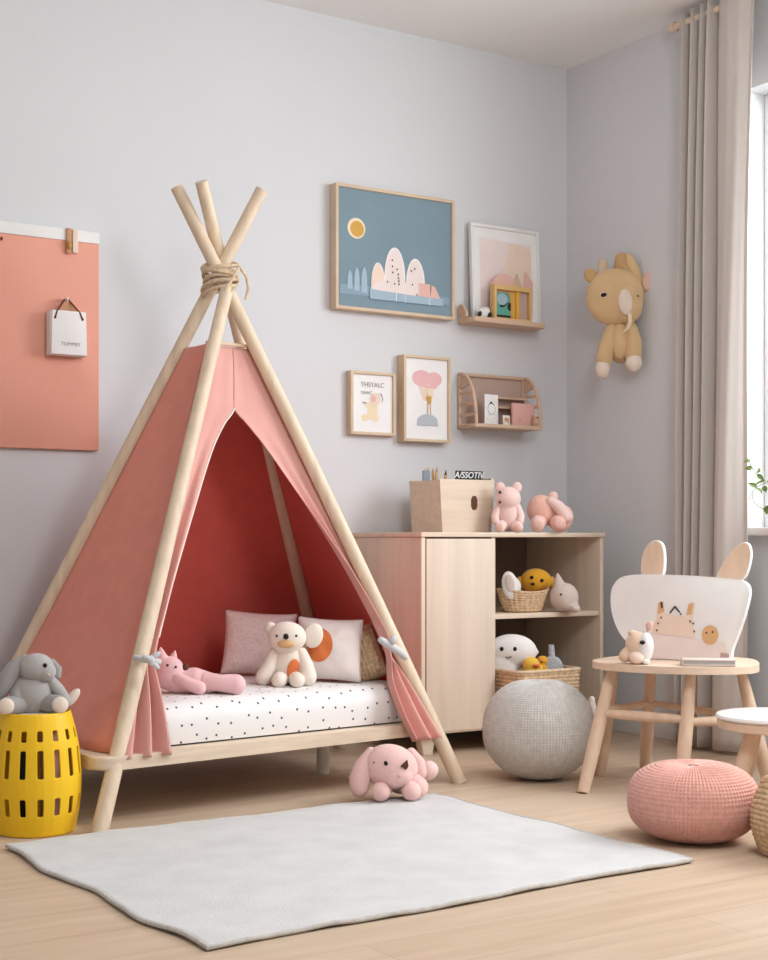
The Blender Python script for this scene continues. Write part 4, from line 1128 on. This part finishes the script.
# board, its right end turned towards the viewer
PH = math.radians(-29)
bd = bpy.data.objects.new('backboard', None); 
BO = L((-0.692, -1.399, 0.403))
def bframe(o):
    o.parent = tab; o.location = BO; o.rotation_euler = (math.radians(-3), 0, PH); return o
uz, ux = .0033, .00342
def bpx(pts): return [((x - 684) * ux, (656 - y_) * uz) for x, y_ in pts]
ol = rounded(bpx([(640, 657), (641, 650), (632, 642), (621, 630), (614, 612), (612, 596), (614, 582), (622, 574), (634, 571), (660, 570.5), (700, 571.5), (736, 574), (746, 576), (751, 582), (750, 594), (745, 614), (739, 632), (734, 645), (734, 657)]), 2)
ol = [(x, max(0.0005, z)) for x, z in ol]
bo = bframe(B().prism(ol, 'y', -.012, .018, bev=.003).done('backboard', 'white_gloss', None))
for pts in ([(641, 578), (640, 560), (643, 545), (651, 535), (660, 536), (664, 545), (664, 578)], [(712, 578), (724, 556), (733, 543), (743, 536), (749, 541), (749, 556), (743, 578)]):
    q = rounded(bpx(pts), 2)
    e = bframe(B().prism(q, 'y', .0185, .042, bev=.003).done('ear_board', 'white_gloss', None))
    cxm = sum(a[0] for a in q) / len(q); czm = sum(a[1] for a in q) / len(q)
    f_ = B().prism([(cxm + (x - cxm) * .95, czm + (z - czm) * .96) for x, z in q], 'y', .0172, .0184).done('ear_face', 'beech', None)
    f_.parent = e
class BArt:
    n = 0
def bart(name, mat, *polys):
    BArt.n += 1; b = B(); y_ = -.0123 - .0005 * BArt.n
    for p in polys: b.prism(bpx(p), 'y', y_, y_ + .0004)
    o = b.done(name, mat, bo, smooth=False); return o
bart('painted_band', 'art_blush', [(641, 629), (728, 637), (730, 655), (641, 655)])
bart('painted_cat', 'art_peach', [(656, 630), (657, 622), (660, 616), (661, 600), (663, 597), (667, 598), (668, 610), (690, 613), (692, 600), (694, 597), (698, 599), (697, 610), (695, 618), (698, 626), (699, 634)])
bart('painted_ear', 'art_ochre', [(661, 611), (662, 599), (666, 598), (668, 608)])
bart('painted_ear', 'art_ochre', [(690, 611), (692, 600), (697, 599), (695, 610)])
bart('painted_sun', 'art_ochre', oval(713.5, 630, 8, 9.5))
bart('painted_mark', 'ink_dark', [(673, 609), (678, 602), (679, 602), (684, 608), (683, 609), (678.5, 604), (674, 610)])
bart('painted_mark', 'ink_dark', [(664, 599), (666, 598), (666.5, 604), (665, 605)])
bart('painted_dot', 'ink_dark', *[oval(x, z, .9, 1.0, 10) for x, z in ((662, 620), (661, 627), (665, 614), (694, 617), (697, 619), (698, 627), (684.5, 610), (710, 628), (716, 627))])
bart('painted_square', 'mauve', [(724, 647), (732, 648), (732, 656), (724, 655)])

k = 0.00321
t = plush('plush_bear', 'small tan and cream plush bear at the left end of the child table', 'plush toy', (-0.908, -1.425, 0.403), -0.749)
b = B(k); b.ell((0, 0, 18), (12.5, 11, 14)); b.ell((0, 0, 8), (12, 11, 9)); b.fuse(1, 5).done('body', 'peach_tan', t, angle=180)
B(k).ell((7, -4, 16), (8.5, 8.5, 15.5), (0, 6, 0)).done('face_panel', 'white_plush', t)
B(k).ell((4.5, -11.6, 22), (2.8, 1.6, 2.1)).done('eye', 'black', t)
B(k).tube([(-7, 0, 15), (-13, -2, 8), (-13, -3, 7)], [5, 6, 6], 16, round_ends=True).done('arm', 'peach_tan', t)
B(k).ell((-1, -9, 6.5), (7.5, 6, 6.2)).done('foot', 'art_peach', t)
B(k).tube([(8, 0, 28), (10.5, 0, 33)], [1.6, 1.6], 10).ell((11.5, 0, 38), (3.6, 2.6, 5), (0, 16, 0)).done('topknot', 'blush', t)
B(k).ell((-5, 0, 30), (5, 3.5, 3.5)).done('ear', 'peach_tan', t)
B(k).ell((8, -9, 2.6), (4, 5, 2.6)).done('foot', 'white_plush', t)
t = thing('picture_book', 'thin grey and pink picture book lying on the child table', 'book', (-0.763, -1.591, 0.403), math.radians(-40))
B().box((0, 0, .003), (.165, .085, .005), bev=.001).box((0, 0, .0185), (.165, .085, .004), bev=.001).span((-.0835, -.0425, .001), (-.0795, .0425, .0205)).done('cover', 'greige_plush', t)
B().box((.001, 0, .011), (.158, .08, .011)).done('pages', 'book_grey', t, smooth=False)

# ------------------------------------------------------------------ stool
SCn = (-0.785, -1.887, 0.000)
st = thing('stool', 'low wooden stool with a white seat at the right edge, behind the pink pouf', 'stool', SCn, RT)
B().lathe([(.001, .262), (.16, .262), (.172, .265), (.176, .271), (.172, .278), (.16, .281), (.001, .281)], 64).done('seat', 'white_gloss', st)
B().lathe([(.001, .234), (.155, .234), (.168, .239), (.170, .2625), (.001, .2625)], 64).done('seat_base', 'beech_seat', st)
for i in range(4):
    a = math.radians(205 + 90 * i)
    n = 12; pts = [(.085 * math.cos(a) * (1 - j / n) + .165 * math.cos(a) * j / n, .085 * math.sin(a) * (1 - j / n) + .165 * math.sin(a) * j / n, .235 * (1 - j / n)) for j in range(n + 1)]
    B().tube(pts, [.016 + .008 * math.sin(PI * (.1 + .75 * j / n)) for j in range(n + 1)], 18).done('leg', 'beech', st)

# wicker basket at the right edge
wb = thing('wicker_basket', 'round wicker basket standing on the floor right of the pink pouf', 'basket', (-1.226, -2.381, 0.000), .3)
woven(B(), lambda v: (.088 + .040 * math.sin(PI * (.12 + .80 * v)) , .002 + .188 * v), 30, 15, .006, 4, rim=lambda a: .010 * math.sin(3 * a)).done('basket_wall', 'wicker', wb, solid=.005, angle=180)
B().lathe([(.001, .003), (.102, .003)], 40).done('basket_base', 'wicker', wb)
B().tube([((.101) * math.cos(2 * PI * i / 60), (.101) * math.sin(2 * PI * i / 60), .190 + .010 * math.sin(6 * PI * i / 60)) for i in range(60)], .006, 8, closed=True).done('rim', 'wicker_pale', wb)

# ------------------------------------------------------------------ plant on the sill
PC = Vector((-0.005, -1.375, WZ0 + .003))
pl = thing('trailing_plant', 'trailing green plant in front of the bright window', 'plant', PC)
B().lathe([(.001, 0), (.045, 0), (.058, .10), (.062, .105), (.062, .115), (.054, .115), (.052, .10), (.001, .098)], 40).done('pot', 'pot', pl)
def rel(q): return Vector(q) - PC
stems = [[Vector((0, 0, .10)), rel((-0.142, -1.351, 1.055)), rel((-0.176, -1.317, 1.013)), rel((-0.209, -1.295, 0.992)), rel((-0.230, -1.282, 0.970)), rel((-0.238, -1.276, 0.942))],
         [rel((-0.194, -1.305, 1.006)), rel((-0.212, -1.293, 1.031)), rel((-0.230, -1.282, 1.059)), rel((-0.238, -1.276, 1.084))],
         [rel((-0.227, -1.284, 0.970)), rel((-0.227, -1.284, 0.942)), rel((-0.212, -1.293, 0.921)), rel((-0.194, -1.305, 0.910))],
         [Vector((0, 0, .10)), rel((-0.155, -1.390, 0.976)), rel((-0.191, -1.367, 0.923)), rel((-0.202, -1.359, 0.870))]]
def spline(P, t):
    n = len(P) - 1; x = t * n; i = min(int(x), n - 1); f = x - i
    p0, p1, p2, p3 = [Vector(P[max(0, min(n, j))]) for j in (i - 1, i, i + 1, i + 2)]
    return .5 * ((2 * p1) + (p2 - p0) * f + (2 * p0 - 5 * p1 + 4 * p2 - p3) * f * f + (3 * p1 - p0 - 3 * p2 + p3) * f ** 3)
b = B()
for s_ in stems: b.tube([spline(s_, i / 24) for i in range(25)], .0014, 6)
b.done('stem', 'stem', pl)
RGT, UPV, FWD = Vector((.8387, -.5446, 0)), Vector((0, 0, 1)), Vector((.5446, .8387, 0))
# each leaf: where it joins, the way it points (degrees in the plane facing the room), its length and half width, its turn
leaves = [((-0.235, -1.278, 1.081), 195, .022, .40, 10), ((-0.230, -1.282, 1.059), 190, .026, .36, -15), ((-0.215, -1.291, 1.034), 320, .034, .24, 10), ((-0.215, -1.291, 1.038), 75, .020, .4, 20),
          ((-0.215, -1.291, 0.988), 158, .034, .26, 0), ((-0.188, -1.309, 1.010), 205, .048, .16, 25), ((-0.225, -1.297, 0.981), 320, .026, .42, -20), ((-0.201, -1.312, 0.991), 290, .024, .42, 15),
          ((-0.178, -1.327, 1.016), 250, .026, .4, 20), ((-0.166, -1.335, 1.034), 60, .028, .4, -10), ((-0.204, -1.310, 0.910), 0, .042, .42, 20), ((-0.145, -1.349, 1.055), 120, .030, .4, 10),
          ((-0.200, -1.361, 0.877), 250, .034, .4, -10), ((-0.182, -1.372, 0.941), 200, .030, .4, 10), ((-0.161, -1.386, 0.983), 60, .032, .4, 0)]
for q, deg, Lf, wd, turn in leaves:
    p = rel(q); a = math.radians(deg)
    ax = (RGT * math.cos(a) + UPV * math.sin(a)).normalized()
    nrm = (Matrix.Rotation(math.radians(turn * 2), 3, ax) @ (-FWD + UPV * .25)).normalized(); x_ = ax.cross(nrm).normalized()
    def lf(u, v):
        wv = math.sin(PI * u ** .75) * wd * (2 * v - 1)
        return p + ax * (Lf * u) + x_ * (Lf * wv) + nrm * (.004 * math.sin(PI * u) + .003 * (2 * v - 1) ** 2)
    B().grid(lf, 12, 6).done('leaf', 'leaf', pl, solid=.0008)
